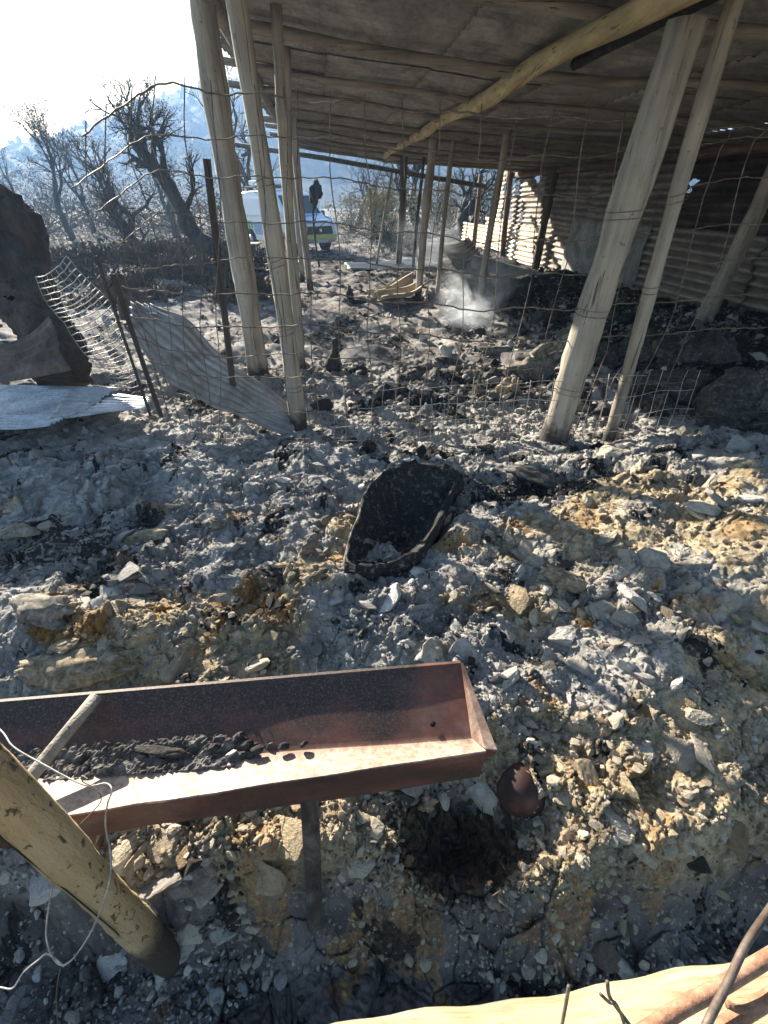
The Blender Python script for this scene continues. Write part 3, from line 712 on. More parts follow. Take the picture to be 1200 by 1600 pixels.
# long bent one leaning from the left down to the second post
TOPC = lerp_path([at(236, 474, 4.15), at(300, 506, 4.1), at(345, 556, 4.0), at(400, 594, 3.9), at(462, 640, 3.75)], 40)
BOTC = lerp_path([at(204, 522, 3.85), at(256, 590, 3.65), at(320, 628, 3.55), at(385, 656, 3.5), at(462, 686, 3.45)], 40)
def curl(a, b, h):
    s = min(a/1.75, 1)*38.999; k = int(s); f = s-k; T_ = TOPC[k].lerp(TOPC[k+1], f); B_ = BOTC[k].lerp(BOTC[k+1], f); t = b/.62; d = T_-B_
    return B_+d*t+Vector((-.10, -.42, .62)).normalized()*(.10*math.sin(math.pi*t)*(1-.5*s/39)+h)+Vector((0, 0, .012*math.sin(s*.5+t*4)))
o = corr('corrugated_sheet', M['zincgrey'], curl, 1.75, .62, .085, .013, 46, None, BOTC[20], .003, .05, 2); tag(o, 'long curled grey corrugated sheet sloping down to the foot of the shed post', 'corrugated sheet', 'fallen corrugated sheets')
fallen('corrugated_sheet', M['zinc'], at(214, 482, 3.98), at(244, 494, 3.98), at(222, 474, 4.1), at(250, 486, 4.1), 'small bright folded scrap on the top end of the long bent sheet', .06, .006, seed=3, jag=.03)
fallen('corrugated_sheet', M['rustsheet'], at(-40, 548, 3.6), at(78, 495, 3.75), at(-60, 600, 3.35), at(112, 578, 3.45), 'dark rusty sheet leaning against the bank at the left edge', .09, .008, bulge=.04, wob=.015, seed=5)
fallen('corrugated_sheet', M['rustsheet'], at(175, 425, 4.6), at(235, 450, 4.6), at(185, 500, 4.3), at(245, 492, 4.3), 'dark curled sheet standing behind the leaning stakes', .09, .008, bulge=.08, seed=6)
fallen('corrugated_sheet', M['walllight'], gp(572, 448, .30), gp(640, 426, .34), gp(598, 470, .22), gp(660, 450, .26), 'small sunlit wavy sheet lying on the ash in the middle of the shed', .42, .06, bulge=.1, wob=.04, seed=7)
fallen('corrugated_sheet', M['zinc'], gp(538, 410, .08), gp(650, 402, .1), gp(545, 420, .06), gp(690, 413, .1), 'pale bluish sheet lying on the ground beyond the shed end', .2, .02, seed=8, bulge=.05)
fallen('corrugated_sheet', M['wallzinc'], at(690, 385, 14.5), at(735, 365, 15.5), at(705, 415, 14.0), at(760, 418, 14.5), 'crumpled dark sheet propped at the far right corner of the shed', .12, .02, bulge=.2, wob=.06, seed=9)

# ------------------------------------------------------------------ TROUGH
tr = empty('feed_trough', (-.3, .6, -.2), 'rust red sheet metal feed trough on an angle iron leg with ash inside', 'trough')
TB0 = gp(-250, 1118, .50); TB1 = gp(720, 1036, .50)              # back rim
TV1 = gp(738, 1151, .425)                                          # valley at the right end
TF1 = gp(776, 1171, .462); TF0 = gp(96, 1250, .458)
FA = gp(380, 1232, .458); VA = gp(380, 1176, .425); kf = (TF1.y-FA.y)/(TF1.x-FA.x); kv = (TV1.y-VA.y)/(TV1.x-VA.x)
ax_ = (TB1-TB0).normalized(); n_ = 70; V = []; cols_ = []
Ltot = (TB1-TB0).length
rows = 0; xs = np.linspace(0, 1, n_)
dv = TV1-TB1; dfr = (TF1-Vector((.030, -.002, 0)))-TB1
for s in xs:
    B = TB0.lerp(TB1, s); r2 = s*Ltot
    dent = .012*math.exp(-((s-.50)/.03)**2)+.010*math.exp(-((s-.58)/.02)**2)+.004*math.sin(s*30)
    Vl = B+dv+Vector((0, 0, .002*math.sin(s*19))); Fr = B+dfr
    Vl.y = TV1.y+kv*(Vl.x-TV1.x); Fr.y = TF1.y+kf*(Fr.x-TF1.x)
    Fr = Fr+Vector((0, .004*math.sin(s*9)*(1-s)+dent*.6, -dent+.0015*math.sin(s*40)))
    m1 = B.lerp(Vl, .5)+Vector((0, .003, -.004)); m2 = Vl.lerp(Fr, .5)+Vector((0, 0, -.004))
    L1 = Fr+Vector((0, -.004, -.002)); L2 = Fr+Vector((0, -.004, -.105-.035*s+.004*math.sin(s*14))); L3 = L2+Vector((0, .018, .002))
    lipb = B+Vector((0, .010, -.003)); row = [lipb, B, m1, Vl+Vector((0, .006, .003)), Vl+Vector((0, -.006, 0)), m2, Fr, L1, L2, L3]
    V += row; rows = len(row)
Fc = []
for i in range(n_-1):
    for j in range(rows-1): k = i*rows+j; Fc.append((k, k+1, k+rows+1, k+rows))
n = NT('trough_metal', .62, .25, .35)
g = n.noise(2.6, 6, .6, (1, 2.5, 2.5), off=1.3); g2 = n.noise(60, 5, .75); g3 = n.noise(170, 3, .7, off=2)
colr = n.ramp(g, [(.34, (.05, .036, .03)), (.46, (.105, .05, .04)), (.56, (.16, .07, .052)), (.70, (.17, .12, .095))]); colr = n.mix(n.ramp(n.math('ADD', n.attr('sunlit_dust'), n.math('MULTIPLY', n.math('SUBTRACT', g, .5), .9)), [(.3, (0, 0, 0)), (.75, (.9, .9, .9))]), colr, n.ramp(g2, [(.35, (.28, .19, .145)), (.65, (.42, .34, .27))]))
n.b.inputs['Base Color'].default_value = (1, 1, 1, 1)
soot = n.attr('soot'); c = n.mix(n.ramp(n.math('ADD', soot, n.math('MULTIPLY', n.math('SUBTRACT', n.noise(5, 6, .7, off=5), .5), 1.3)), [(.35, (0, 0, 0)), (.75, (1, 1, 1))]), colr, n.ramp(g3, [(.40, (.028, .021, .019)), (.55, (.06, .042, .036)), (.70, (.14, .105, .09))]))
c = n.mix(.45, c, n.ramp(g2, [(.35, (.6, .6, .6)), (.65, (1.25, 1.25, 1.25))]), 'MULTIPLY')
n.bump(g2, .35, .001); M['trough'] = n.col(c)
body = mobj('trough_body', V, Fc, M['trough'], tr, False, None, .0022)
a_ = body.data.attributes.new('soot', 'FLOAT', 'POINT')
vals = []
for i in range(n_):
    s = i/(n_-1); e = 1-ss(.90, .985, np.array(s)).item()
    vals += [e*.9, e*.95, e*.62, .35*e+.1, .1, 0.0, 0, .3, .5, .6]
a_.data.foreach_set('value', vals)
body.data.attributes.new('sunlit_dust', 'FLOAT', 'POINT').data.foreach_set('value', [0, 0, 0, .1, .5, .9, .8, .2, 0, 0]*n_)  # sunlit cream of the front panel put into the colour with ash dust
# end plate of the trough (sloping top edge)
E0 = TB1; E1 = TV1+Vector((-.002, -.004, 0)); E2 = TB1+dfr; TF = TF1
o = MB(); o.v = [tuple(p) for p in (E0, E0+Vector((.006, 0, 0)), TF, E2, E1, TF+Vector((0, .006, -.052)), E2+Vector((0, .006, -.052)), E1+Vector((.03, .0, -.03)), E0+Vector((.008, 0, -.02)), E2+Vector((0, -.003, -.002)), TF+Vector((0, -.003, -.002)))]
o.f = [(0, 1, 2, 3), (0, 3, 4), (9, 10, 5, 6), (1, 8, 7, 5, 10, 2), (3, 2, 10, 9)]
ep = mobj('end_plate', o.v, o.f, M['trough'], tr, False, None, .002); ep.data.attributes.new('soot', 'FLOAT', 'POINT').data.foreach_set('value', [0, 0, 0, 0, .1, .2, .2, .3, .2, .2, .2]); ep.data.attributes.new('sunlit_dust', 'FLOAT', 'POINT').data.foreach_set('value', [.3, .4, .7, .7, .6, 0, 0, 0, 0, .2, .2])
# drain hole: a dark recessed ring on the back wall
hc = at(677, 1132, 0.68); 
def on_back(u, v):
    r = ray(u, v); nn = dv.cross(ax_).normalized(); t = (TB1-Vector((0, 0, CH))).dot(nn)/r.dot(nn); return Vector((0, 0, CH))+r*t, nn
hp, nn = on_back(676, 1131)
if nn.dot(Vector((0, -1, 1))) < 0: nn = -nn
o = MB(); o.tube([hp+nn*.001, hp+nn*.004], [.0085, .0075], 14); h_ = o.build('drain_hole', plain('hole_black', (.006, .005, .005), .9), tr)
# angle iron leg
la = gp(481, 1242, .36); lb = hit(492, 1462); dd = (lb-la).normalized()
sx = Vector((1, .1, 0)); sx = (sx-dd*sx.dot(dd)).normalized(); sy = dd.cross(sx); R = Matrix((sx, sy, dd)).transposed(); mid = (la+lb)/2; ln = (lb-la).length
o = MB(); o.box(mid, (.042, .005, ln), R); o.box(mid+sx*.0235+sy*-.018, (.005, .040, ln), R)
o.build('leg', metal_mat('leg_iron', (.03, .02, .018), (.07, .055, .048), (.16, .14, .125), .7, .3, 16, (1, 1, .4)), tr, False, bevel=.0015)
la2 = TB0.lerp(TB1, .2)+Vector((0, -.1, -.06)); o = MB(); o.box(la2+Vector((0, .06, -.35)), (.045, .006, .7)); o.build('leg', M['rustsheet'], tr, False)
# ash lying in the trough
def trough_pt(s, w, h):
    B = TB0.lerp(TB1, s); Vl = B+dv; Vl.y = TV1.y+kv*(Vl.x-TV1.x); return Vl+Vector((0, w, h))
o = MB(); r_ = random.Random(3); tv = []
nS = 150; nW = 16
for i in range(nS):
    for j in range(nW):
        s = .22+.50*i/(nS-1); w = -.042+.088*j/(nW-1); fill = (1-ss(.62, .8, np.array(s)).item())
        edge = (1-abs(j/(nW-1)*2-1)**2)
        h = .000+(abs(w)*.45 if w > 0 else abs(w)*.30)+edge*(.004+.006*fill)-.022*ss(.60, .72, np.array(s)).item()-.02*(1-ss(.22, .26, np.array(s)).item())+(.004+.006*ss(.55, .7, np.array(s)).item())*pn(np.array(s*60.), np.array(w*50.), 4).item()*2+.004*r_.uniform(-1, 1)
        tv.append(trough_pt(s, w, h))
tf = [(i*nW+j, i*nW+j+1, (i+1)*nW+j+1, (i+1)*nW+j) for i in range(nS-1) for j in range(nW-1)]
nash = NT('trough_ash', .95); nash.bump(nash.noise(160, 4, .7), .8, .004)
M['darkash'] = nash.col(nash.ramp(nash.noise(30, 6, .7), [(.35, (.02, .018, .017)), (.5, (.07, .065, .06)), (.68, (.22, .205, .19))]))
o = mobj('trough_ash', tv, tf, M['darkash'], None, False, trough_pt(.55, 0, 0)); tag(o, 'grey and black ash lying in the bottom of the rusty trough', 'ash', kind='stuff')
def lump(name, c, rad, mat, seed, parent=None, rot=None, sub=4, rough=.22, facets=7, label=None, cat=None, grp=None, fibre=0):
    r = np.random.RandomState(seed); bm = bmesh.new(); bmesh.ops.create_icosphere(bm, subdivisions=sub, radius=1)
    Pn = np.array([v.co for v in bm.verts]); fc = [[v.index for v in f.verts] for f in bm.faces]; bm.free()
    for k in range(facets):
        N = r.normal(size=3); N /= np.linalg.norm(N); d = Pn @ N-r.uniform(.5, .85); Pn = Pn-np.clip(d, 0, None)[:, None]*N*.9
    q = r.uniform(0, 50)
    n1 = fbm(Pn[:, 0]*1.6+q+Pn[:, 2]*.7, Pn[:, 1]*1.6+Pn[:, 2]*1.1, 400+seed, 4); n2 = fbm(Pn[:, 0]*6+q+Pn[:, 2]*3, Pn[:, 1]*6-Pn[:, 2]*2.5, 410+seed, 3)
    f_ = fibre*np.abs(pn(Pn[:, 1]*14+Pn[:, 2]*9+n1*2, Pn[:, 0]*2.0, 420)) if fibre else 0
    Pn = Pn*(1+rough*n1+rough*.35*n2+f_)[:, None]*np.array(rad)
    if rot is not None: Pn = Pn @ np.array(Euler(rot).to_matrix()).T
    o = mobj(name, Pn+np.array(c), fc, mat, parent, True, None if parent else tuple(c))
    if label: tag(o, label, cat, grp)
    return o
def slab_hit(s, w): return trough_pt(s, w, .02)
for i, (s, w, a, b) in enumerate(((.50, .012, .075, .014), (.535, .0, .05, .012), (.66, -.005, .022, .012), (.70, .0, .016, .010), (.62, -.01, .015, .008), (.64, .01, .02, .011), (.73, .0, .012, .007), (.59, .01, .02, .012))):
    lump('charred_scrap', slab_hit(s, w), (a, b, .010), M['char'] if i not in (4,) else M['zincgrey'], 500+i, label=['flat black charred board piece lying in the trough beside the pipe', 'second black scrap overlapping the charred board in the trough', 'black crumb in the trough left of the soot line', 'rightmost larger black crumb on the trough floor', 'pale flake lying among the black crumbs in the trough', 'black clod against the back of the trough', 'smallest black crumb nearest the drain hole', 'black clod midway along the trough'][i], cat='charred scrap', grp='charred scraps in the trough', rot=(0, 0, .1*i), sub=3)
# pipe lying across the trough
a = gp(151, 1088, .52); b = gp(48, 1214, .50)
o = MB().tube([b-(a-b)*.1, b, a.lerp(b, .5), a], [.0165]*4, 14, .02).build('metal_pipe', M['post'], None, origin=a); tag(o, 'short pale pipe laid across the trough near the left post', 'pipe')

# ------------------------------------------------------------------ foreground post, wires, rail, rebar
b = hit(268, 1500); t = gp(0, 1232, .80); t2 = t+(t-b)*.5
n = NT('yellow_post_wood', .8, 0, .25)
g = n.noise(9, 6, .65, (1, 1, .10)); ti = n.noise(60, 4, .6, (1, 1, .42), off=3, dist=.5); pal = n.noise(2.2, 4, .6, (1, 1, .5), off=1)
col = n.ramp(g, [(.3, (.24, .17, .09)), (.5, (.42, .31, .17)), (.7, (.54, .42, .26))]); col = n.mix(n.ramp(pal, [(.45, (0, 0, 0)), (.62, (.7, .7, .7))]), col, (.50, .44, .34))
col = n.mix(n.ramp(ti, [(.58, (0, 0, 0)), (.66, (.9, .9, .9))]), col, (.06, .045, .03))
geo = n.n('ShaderNodeNewGeometry'); sp_ = n.n('ShaderNodeSeparateXYZ'); n.l(geo.outputs['Position'], sp_.inputs[0])
hh = n.math('ADD', sp_.outputs[2], n.math('MULTIPLY', n.math('SUBTRACT', n.noise(14, 4), .5), .16))
mr = n.n('ShaderNodeMapRange'); mr.inputs[1].default_value = -.10; mr.inputs[2].default_value = .02; mr.inputs[3].default_value = 1; mr.inputs[4].default_value = 0; n.l(hh, mr.inputs[0])
col = n.mix(mr.outputs[0], col, (.06, .045, .035)); n.bump(n.math('ADD', n.math('ADD', g, n.noise(90, 5, .7, (1, 1, .2))), n.math('MULTIPLY', ti, .8)), 1.0, .010); ypm = n.col(col)
o = wobble_post(b, t2, .044, .039, n=40, w=.003, seed=77, seg=28, wob=.02); y0 = o.build('fence_post', ypm, None, origin=b); tag(y0, 'thick yellowish post with black streaks leaning in the bottom left corner', 'post')
crk = MB().tube([b.lerp(t2, s)+Vector((.012*math.sin(s*6), -.046+s*.003, .0)) for s in np.linspace(.28, 1, 30)], .0016, 4)
crk.build('crack', plain('crack_dark', (.03, .02, .015)), y0)
def wire(name, pts, n, r, mat, label, cat='wire', grp=None):
    P_ = lerp_path(pts, n); o = MB().tube(P_, r, 7).build(name, mat, None, origin=P_[0]); return tag(o, label, cat, grp)
wire('loose_wire', [gp(-60, 1090, .60), gp(0, 1140, .60), gp(20, 1166, .6), gp(60, 1190, .59), gp(130, 1226, .57), gp(165, 1224, .56), gp(175, 1235, .56), gp(168, 1256, .54), gp(165, 1290, .5), gp(172, 1330, .47), gp(172, 1374, .44), gp(150, 1440, .36), gp(122, 1488, .30), gp(100, 1508, .27), gp(84, 1498, .26), gp(73, 1470, .28), gp(73, 1438, .32), gp(82, 1385, .38)], 120, .0019, M['wirelight'], 'long kinked pale wire looping round the yellowish post', grp='loose wires by the yellowish post')
wire('loose_wire', [gp(-30, 1541, .2), gp(0, 1543, .2), gp(20, 1544, .2), gp(36, 1520, .22), (gp(60, 1500, .24)), gp(75, 1491, .25), gp(100, 1510, .27)], 50, .0019, M['wirelight'], 'short pale wire end curling out to the bottom left edge', grp='loose wires by the yellowish post')
wire('loose_wire', [gp(94, 1512, .27), gp(88, 1560, .1), gp(92, 1620, -.05)], 20, .0012, M['wire'], 'thin dark wire hanging down below the loop of pale wire', grp='loose wires by the yellowish post')
wire('loose_wire', [gp(125, 1288, .52), gp(145, 1268, .54), gp(158, 1250, .56), gp(150, 1232, .57), gp(130, 1222, .58), gp(128, 1212, .59), gp(138, 1218, .59)], 40, .0012, M['wire'], 'small dark hooked wire twisted on the pale wire above the trough', grp='loose wires by the yellowish post')
# rail at the very front
rl = NT('rail_wood', .75, 0, .3); g = rl.noise(70, 7, .7, (.05, 1, 1), dist=.4); g2 = rl.noise(3, 4, .6, off=2)
rcol = rl.ramp(g, [(.3, (.16, .125, .075)), (.5, (.34, .29, .18)), (.7, (.46, .41, .28))]); rcol = rl.mix(rl.ramp(g2, [(.5, (0, 0, 0)), (.65, (.8, .8, .8))]), rcol, (.40, .37, .29)); rcol = rl.mix(.55, rcol, rl.ramp(rl.noise(5, 6, .7, (.4, 1, 1), off=4), [(.35, (.6, .6, .62)), (.6, (1.05, 1.05, 1.05))]), 'MULTIPLY'); rcol = rl.mix(rl.ramp(rl.noise(60, 4, .7, (.25, 1, 1), off=9), [(.60, (0, 0, 0)), (.72, (.6, .6, .6))]), rcol, (.14, .11, .07)); rl.bump(rl.math('ADD', g, rl.noise(40, 5, .7, (.15, 1, 1))), .8, .006); railm = rl.col(rcol)
a = gp(-200, 1735, 1.0); a = gp(478, 1604, 1.0); b = gp(1200, 1491, 1.0); d = (b-a).normalized(); nrm = Vector((d.y, -d.x, 0)); zz = Vector((0, 0, 1))
nl = 150; Vr = []; Fr_ = []; seg = 20; r_ = random.Random(9)
for i in range(nl):
    s = -1.6+6.0*i/(nl-1); c = a+(b-a)*s+nrm*.075-zz*.072
    rr = .072*(1+.03*math.sin(s*9)+.015*math.sin(s*31))
    for k in range(seg):
        an = 2*math.pi*k/seg; Vr.append(c+nrm*math.cos(an)*rr*1.1+zz*math.sin(an)*rr*(1+r_.uniform(-.012, .012)))
for i in range(nl-1):
    for k in range(seg): q = i*seg+k; w = i*seg+(k+1) % seg; Fr_.append((q, w, w+seg, q+seg))
Fr_ += [tuple(range(seg))[::-1], tuple((nl-1)*seg+k for k in range(seg))]
o = mobj('fence_rail', Vr, Fr_, railm, None, True, tuple(a)); tag(o, 'sunlit pale yellow wooden rail across the bottom right corner', 'rail')
wire('rusty_rod', [gp(990, 1625, 1.10), gp(1060, 1578, 1.10), gp(1120, 1545, 1.10), gp(1200, 1497, 1.10), gp(1330, 1420, 1.10)], 40, .0062, M['rebar'], 'thick pinkish rusty rod crossing above the pale rail', 'rod', 'rusty rods over the rail')
wire('rusty_rod', [gp(1110, 1620, 1.08), gp(1150, 1592, 1.08), gp(1200, 1562, 1.08), gp(1320, 1490, 1.08)], 30, .0065, M['rebar'], 'second rusty rod in the very bottom right corner', 'rod', 'rusty rods over the rail')
wire('bent_wire', [gp(1260, 1340, 1.12), gp(1200, 1425, 1.12), gp(1165, 1478, 1.13), gp(1138, 1535, 1.13), gp(1105, 1600, 1.13), gp(1090, 1640, 1.12)], 40, .0032, M['wire'], 'thick grey wire bending down across the rusty rod', grp='wires over the rail')
wire('bent_wire', [gp(1225, 1540, 1.12), gp(1195, 1565, 1.12), gp(1160, 1577, 1.12), gp(1135, 1568, 1.12)], 24, .003, M['rebar'], 'small curved rusty wire hooked under the rods', grp='wires over the rail')
wire('bent_wire', [gp(889, 1541, 1.06), gp(884, 1570, 1.03), gp(876, 1612, 1.0)], 12, .0017, M['wire'], 'straight short wire stub standing on the rail', grp='wires over the rail')
wire('bent_wire', [gp(949, 1534, 1.07), gp(952, 1556, 1.05), gp(965, 1576, 1.03), gp(990, 1610, 1.02)], 20, .0018, M['wire'], 'twisted wire stub beside the straight stub on the rail', grp='wires over the rail')
wire('bent_wire', [gp(938, 1553, 1.06), gp(952, 1566, 1.05), gp(962, 1568, 1.05), gp(972, 1590, 1.03), gp(978, 1612, 1.02)], 20, .0015, M['wire'], 'thin wire wound round the twisted stub on the rail', grp='wires over the rail')

# ------------------------------------------------------------------ burnt things on the heap
def strip_tex(name, a, b, c, sc=18, st=(1, 1, 1)):
    n = NT(name, .9, 0, .25); g = n.noise(sc, 7, .7, st, dist=.8); n.bump(g, .8, .008); return n.col(n.ramp(g, [(.36, a), (.55, b), (.72, c)]))
M['shell'] = strip_tex('charred_hide', (.008, .008, .009), (.024, .023, .024), (.24, .23, .22), 30)
M['ashrem'] = strip_tex('ash_caked_hide', (.07, .065, .055), (.20, .18, .145), (.42, .39, .33), 26)
M['ashrem2'] = strip_tex('dark_ash_cake', (.02, .02, .02), (.07, .066, .06), (.22, .21, .19), 20)
M['tanslab'] = strip_tex('tan_crust', (.10, .07, .04), (.27, .22, .15), (.48, .42, .32), 30)
# black hollow shell: outline of its mouth measured on the heap
rim = [(622, 728), (655, 724), (694, 730), (722, 746), (704, 768), (692, 800), (672, 835), (650, 862), (610, 878), (575, 884), (545, 876), (549, 838), (562, 806), (572, 770), (598, 740)]
lift = [.16, .17, .16, .10, .05, .03, .02, .02, .02, .03, .05, .09, .12, .14, .15]
R0 = [gp(u, v, .185+dz*.8) for (u, v), dz in zip(rim, lift)]
R0 = lerp_path(R0+[R0[0]], 61)[:-1]; cen = sum(R0, Vector())/60; N_ = 60; V = []; Fc = []
0 and print('SHELL', cen, min(p.x for p in R0), max(p.x for p in R0), min(p.y for p in R0), max(p.y for p in R0))
deep = cen+Vector((.01, .03, -.15)); r_ = random.Random(8)
rings = []
outer = [(1.04, -.10, 1), (1.06, -.05, 1), (1.03, -.005, 1)]
for (k, dz, _) in outer: rings.append([cen+(p-cen)*(k+.02*math.sin(i*1.3))+Vector((0, 0, dz)) for i, p in enumerate(R0)])
rings.append([p+Vector((.006*math.sin(i*2.3), .006*math.cos(i*1.7), .010*math.sin(i*.9)+.008*math.sin(i*2.6))) for i, p in enumerate(R0)])
for q, s in enumerate((.96, .88, .76, .62, .46, .30, .14)):
    rings.append([deep.lerp(p, s+.05*math.sin(i*.55+q*.8)*(1-s))+Vector((0, 0, -.10*(1-s)**.6+.5*(p.z-deep.z)*(s-1)*s+.008*math.sin(i*.7+q)+r_.uniform(-.004, .004))) for i, p in enumerate(R0)])
for R_ in rings: V += R_
for a in range(len(rings)-1):
    for k in range(N_): q = a*N_+k; w = a*N_+(k+1) % N_; Fc.append((q, w, w+N_, q+N_))
V.append(deep+Vector((0, 0, -.11))); c_ = len(V)-1; b_ = (len(rings)-1)*N_
for k in range(N_): Fc.append((b_+k, b_+(k+1) % N_, c_))
for i in range(len(V)):
    p = V[i]; n1 = float(fbm(np.array([p.x*14+p.z*9]), np.array([p.y*14-p.z*7]), 800, 3)[0]); n2 = float(fbm(np.array([p.x*50+p.z*30]), np.array([p.y*50]), 810, 2)[0]); V[i] = p+Vector((n1*.5, n2*.3, n1))*.020+Vector((0, 0, n2*.006))
shl = mobj('charred_shell', V, Fc, M['shell'], None, True, tuple(cen), .009); tag(shl, 'black hollow charred shell gaping upwards in the middle of the ash heap', 'charred shell')
# folded fibrous edge on its left side
mb = MB()
for q in range(9):
    pts = [cen+(R0[i]-cen)*(1.02+.012*q)+Vector((0, 0, -.012*q+.006*math.sin(i+q))) for i in range(38, 58)]; mb.tube(pts, [.004+.003*math.sin(i*.8+q) for i in range(20)], 6, .2, seed=q)
mb.build('frayed_edge', M['ashrem'], shl)
for i, (u, v, s) in enumerate(((664, 782, .022), (640, 800, .02), (600, 850, .02), (612, 862, .016), (584, 862, .018), (560, 868, .016), (568, 845, .012), (626, 850, .014), (680, 745, .016), (700, 752, .012), (678, 765, .018), (660, 770, .012), (655, 795, .014), (594, 866, .013), (578, 880, .010), (622, 815, .011), (690, 752, .015), (632, 838, .008))):
    p = hit(u, v, -.02); lump('ash_flake', p, (s*1.3, s, s*.6), M['ashrem'], 600+i, parent=shl, sub=2)
# charred wood block and slabs
p = hit(436, 893, .03); w = lump('charred_wood_chunk', p, (.085, .045, .032), M['char'], 21, rot=(0, .05, -.1), fibre=.12, label='black charred wood chunk lying left of the hollow shell', cat='wood chunk')
lump('ash_crust', p+Vector((.015, .012, .030)), (.055, .022, .008), M['tanslab'], 22, parent=w, sub=3)
p = hit(484, 855, .05); lump('ash_slab', p, (.028, .075, .05), M['ashrem'], 23, rot=(.3, 0, -.45), label='curved grey slab propped beside the charred wood chunk', cat='slab', grp='slabs on the heap')
p = hit(338, 818, .04); lump('ash_slab', p, (.065, .04, .03), M['ashrem'], 24, rot=(.2, .3, -.3), facets=12, label='square white topped slab on the left part of the heap', cat='slab', grp='slabs on the heap')
p = hit(230, 838, .03); lump('ash_slab', p, (.12, .045, .028), M['tanslab'], 25, rot=(0, -.1, .15), fibre=.15, label='long tan layered slab left of the white topped slab', cat='slab', grp='slabs on the heap')
p = hit(30, 830, .03); lump('ash_slab', p, (.13, .05, .03), M['ashrem'], 26, rot=(0, 0, -.1), fibre=.15, label='dark layered slab at the left edge of the heap', cat='slab', grp='slabs on the heap')
p = hit(60, 955, .02); lump('ash_slab', p, (.16, .08, .04), M['ashrem'], 27, rot=(.1, .1, -.15), fibre=.2, label='broad grey crust slab above an orange patch near the left edge', cat='slab', grp='slabs on the heap')
p = hit(120, 1040, .01); lump('ash_slab', p, (.26, .09, .045), M['tanslab'], 28, rot=(.1, 0, .18), fibre=.2, label='largest striated crust slab just behind the left of the trough', cat='slab', grp='slabs on the heap')
p = hit(842, 745, .03); lump('ash_slab', p, (.22, .09, .05), M['ashrem2'], 29, rot=(0, .1, -.4), fibre=.1, label='black crusted slab below the thick pale post', cat='slab', grp='slabs on the heap')
p = hit(700, 810, .03); lump('ash_slab', p, (.02, .06, .02), M['tanslab'], 30, rot=(.1, 0, -.55), label='small tan bar shaped slab just right of the hollow shell', cat='slab', grp='slabs on the heap')
p = hit(880, 905, .03); lump('ash_slab', p, (.13, .05, .035), M['tanslab'], 31, rot=(0, .2, -.35), fibre=.25, label='fibrous layered slab on the slope right of the hollow shell', cat='slab', grp='slabs on the heap')
# row of burnt lumps at the crest under the fence
crest = [(520, 690, .07, 'charash'), (548, 690, .05, 'ashrem2'), (577, 700, .07, 'char'), (612, 684, .055, 'char'), (640, 692, .06, 'ashrem2'), (672, 700, .05, 'ashrem'), (760, 700, .05, 'ashrem2'), (500, 676, .05, 'char')]
cl = ['grey burnt clod at the left end of the crest row', 'dark rounded clod second from the left in the crest row', 'black ridge shaped clod above the hollow shell', 'tallest black clod on the crest under the fence', 'dark clod right of the tallest black clod', 'ash grey clod directly above the hollow shell rim', 'dark clod at the right end of the crest row', 'black clod at the foot of the second shed post']
for i, (u, v, s, m) in enumerate(crest):
    lump('burnt_clod', hit(u, v, .02), (s*1.2, s*.7, s*.8), M[m], 40+i, rough=.4, label=cl[i], cat='clod', grp='burnt clods along the crest', rot=(.2*i, .1, .5*i))
# debris inside the shed
ins = [(832, 578, .24, .14, .20, 'ashrem', 'large ash caked heap of remains just left of the thick pale post'), (798, 608, .13, .10, .12, 'tanslab', 'tan ash caked lump in front of the large heap of remains'), (738, 590, .09, .07, .08, 'ashrem', 'round grey lump left of the tan lump'), (775, 548, .26, .07, .06, 'ashrem', 'long ridged grey lump behind the large heap of remains'), (816, 537, .08, .06, .06, 'tanslab', 'small sunlit tan lump on top behind the long ridged lump'),
       (640, 590, .13, .10, .09, 'ashrem2', 'dark clod in the sunlit ash inside the fence'), (560, 580, .09, .07, .07, 'char', 'small black clod inside the fence near the middle'), (878, 610, .12, .1, .12, 'ashrem2', 'dark crumbly lump right behind the thick pale post'), (545, 578, .05, .05, .04, 'ashrem2', 'tiny dark clod next to the small black clod'), (700, 565, .15, .1, .06, 'ashrem2', 'flat dark clod left of the long ridged lump'),
       (940, 560, .3, .2, .15, 'ashrem2', 'broad dark mound of burnt debris between the two pale posts'), (1040, 600, .35, .25, .18, 'ashrem2', 'broad dark mound right of the slim pale pole')]
for i, (u, v, a, b, c, m, l) in enumerate(ins):
    p = hit(u, v, c*.6); o = lump('burnt_lump', p, (a, b, c), M[m], 60+i, rough=.35, fibre=.06, rot=(0, .15*math.sin(i), .4*math.sin(i*2.1)), label=l, cat='lump', grp='burnt lumps inside the shed')
    if i == 0:
        q = p+Vector((.12, -.02, .10)); e = q+Vector((.20, -.02, .10))
        MB().tube([q, q.lerp(e, .5)+Vector((0, 0, .012)), e], [.055, .04, .025], 12, .15).build('raised_limb', M['ashrem'], o)
        q = p+Vector((-.02, 0, .14)); MB().tube([q, q+Vector((.10, .02, .09)), q+Vector((.19, .03, .12))], [.06, .045, .02], 12, .15).build('raised_limb', M['ashrem'], o)
XLL = ['sooty lump in the shade just left of the middle of the thick pale post', 'sooty lump between the thick pale post and the slim pole, against the wall foot', 'pale grey lump behind the thick pale post near the fallen board', 'dark lump touching the left edge of the thick pale post', 'sooty lump just right of the slim pole', 'wide sooty heap under the foot of the far right post', 'sooty heap at the right edge above the burnt stump', 'small sooty lump behind the finer wire right of the thick post', 'small sooty lump at the right end of the finer wire', 'smallest sooty lump close behind the foot of the thick pale post', 'broad dark lump right of the smoking spot', 'dark lump at the foot of the post beside the smoke']
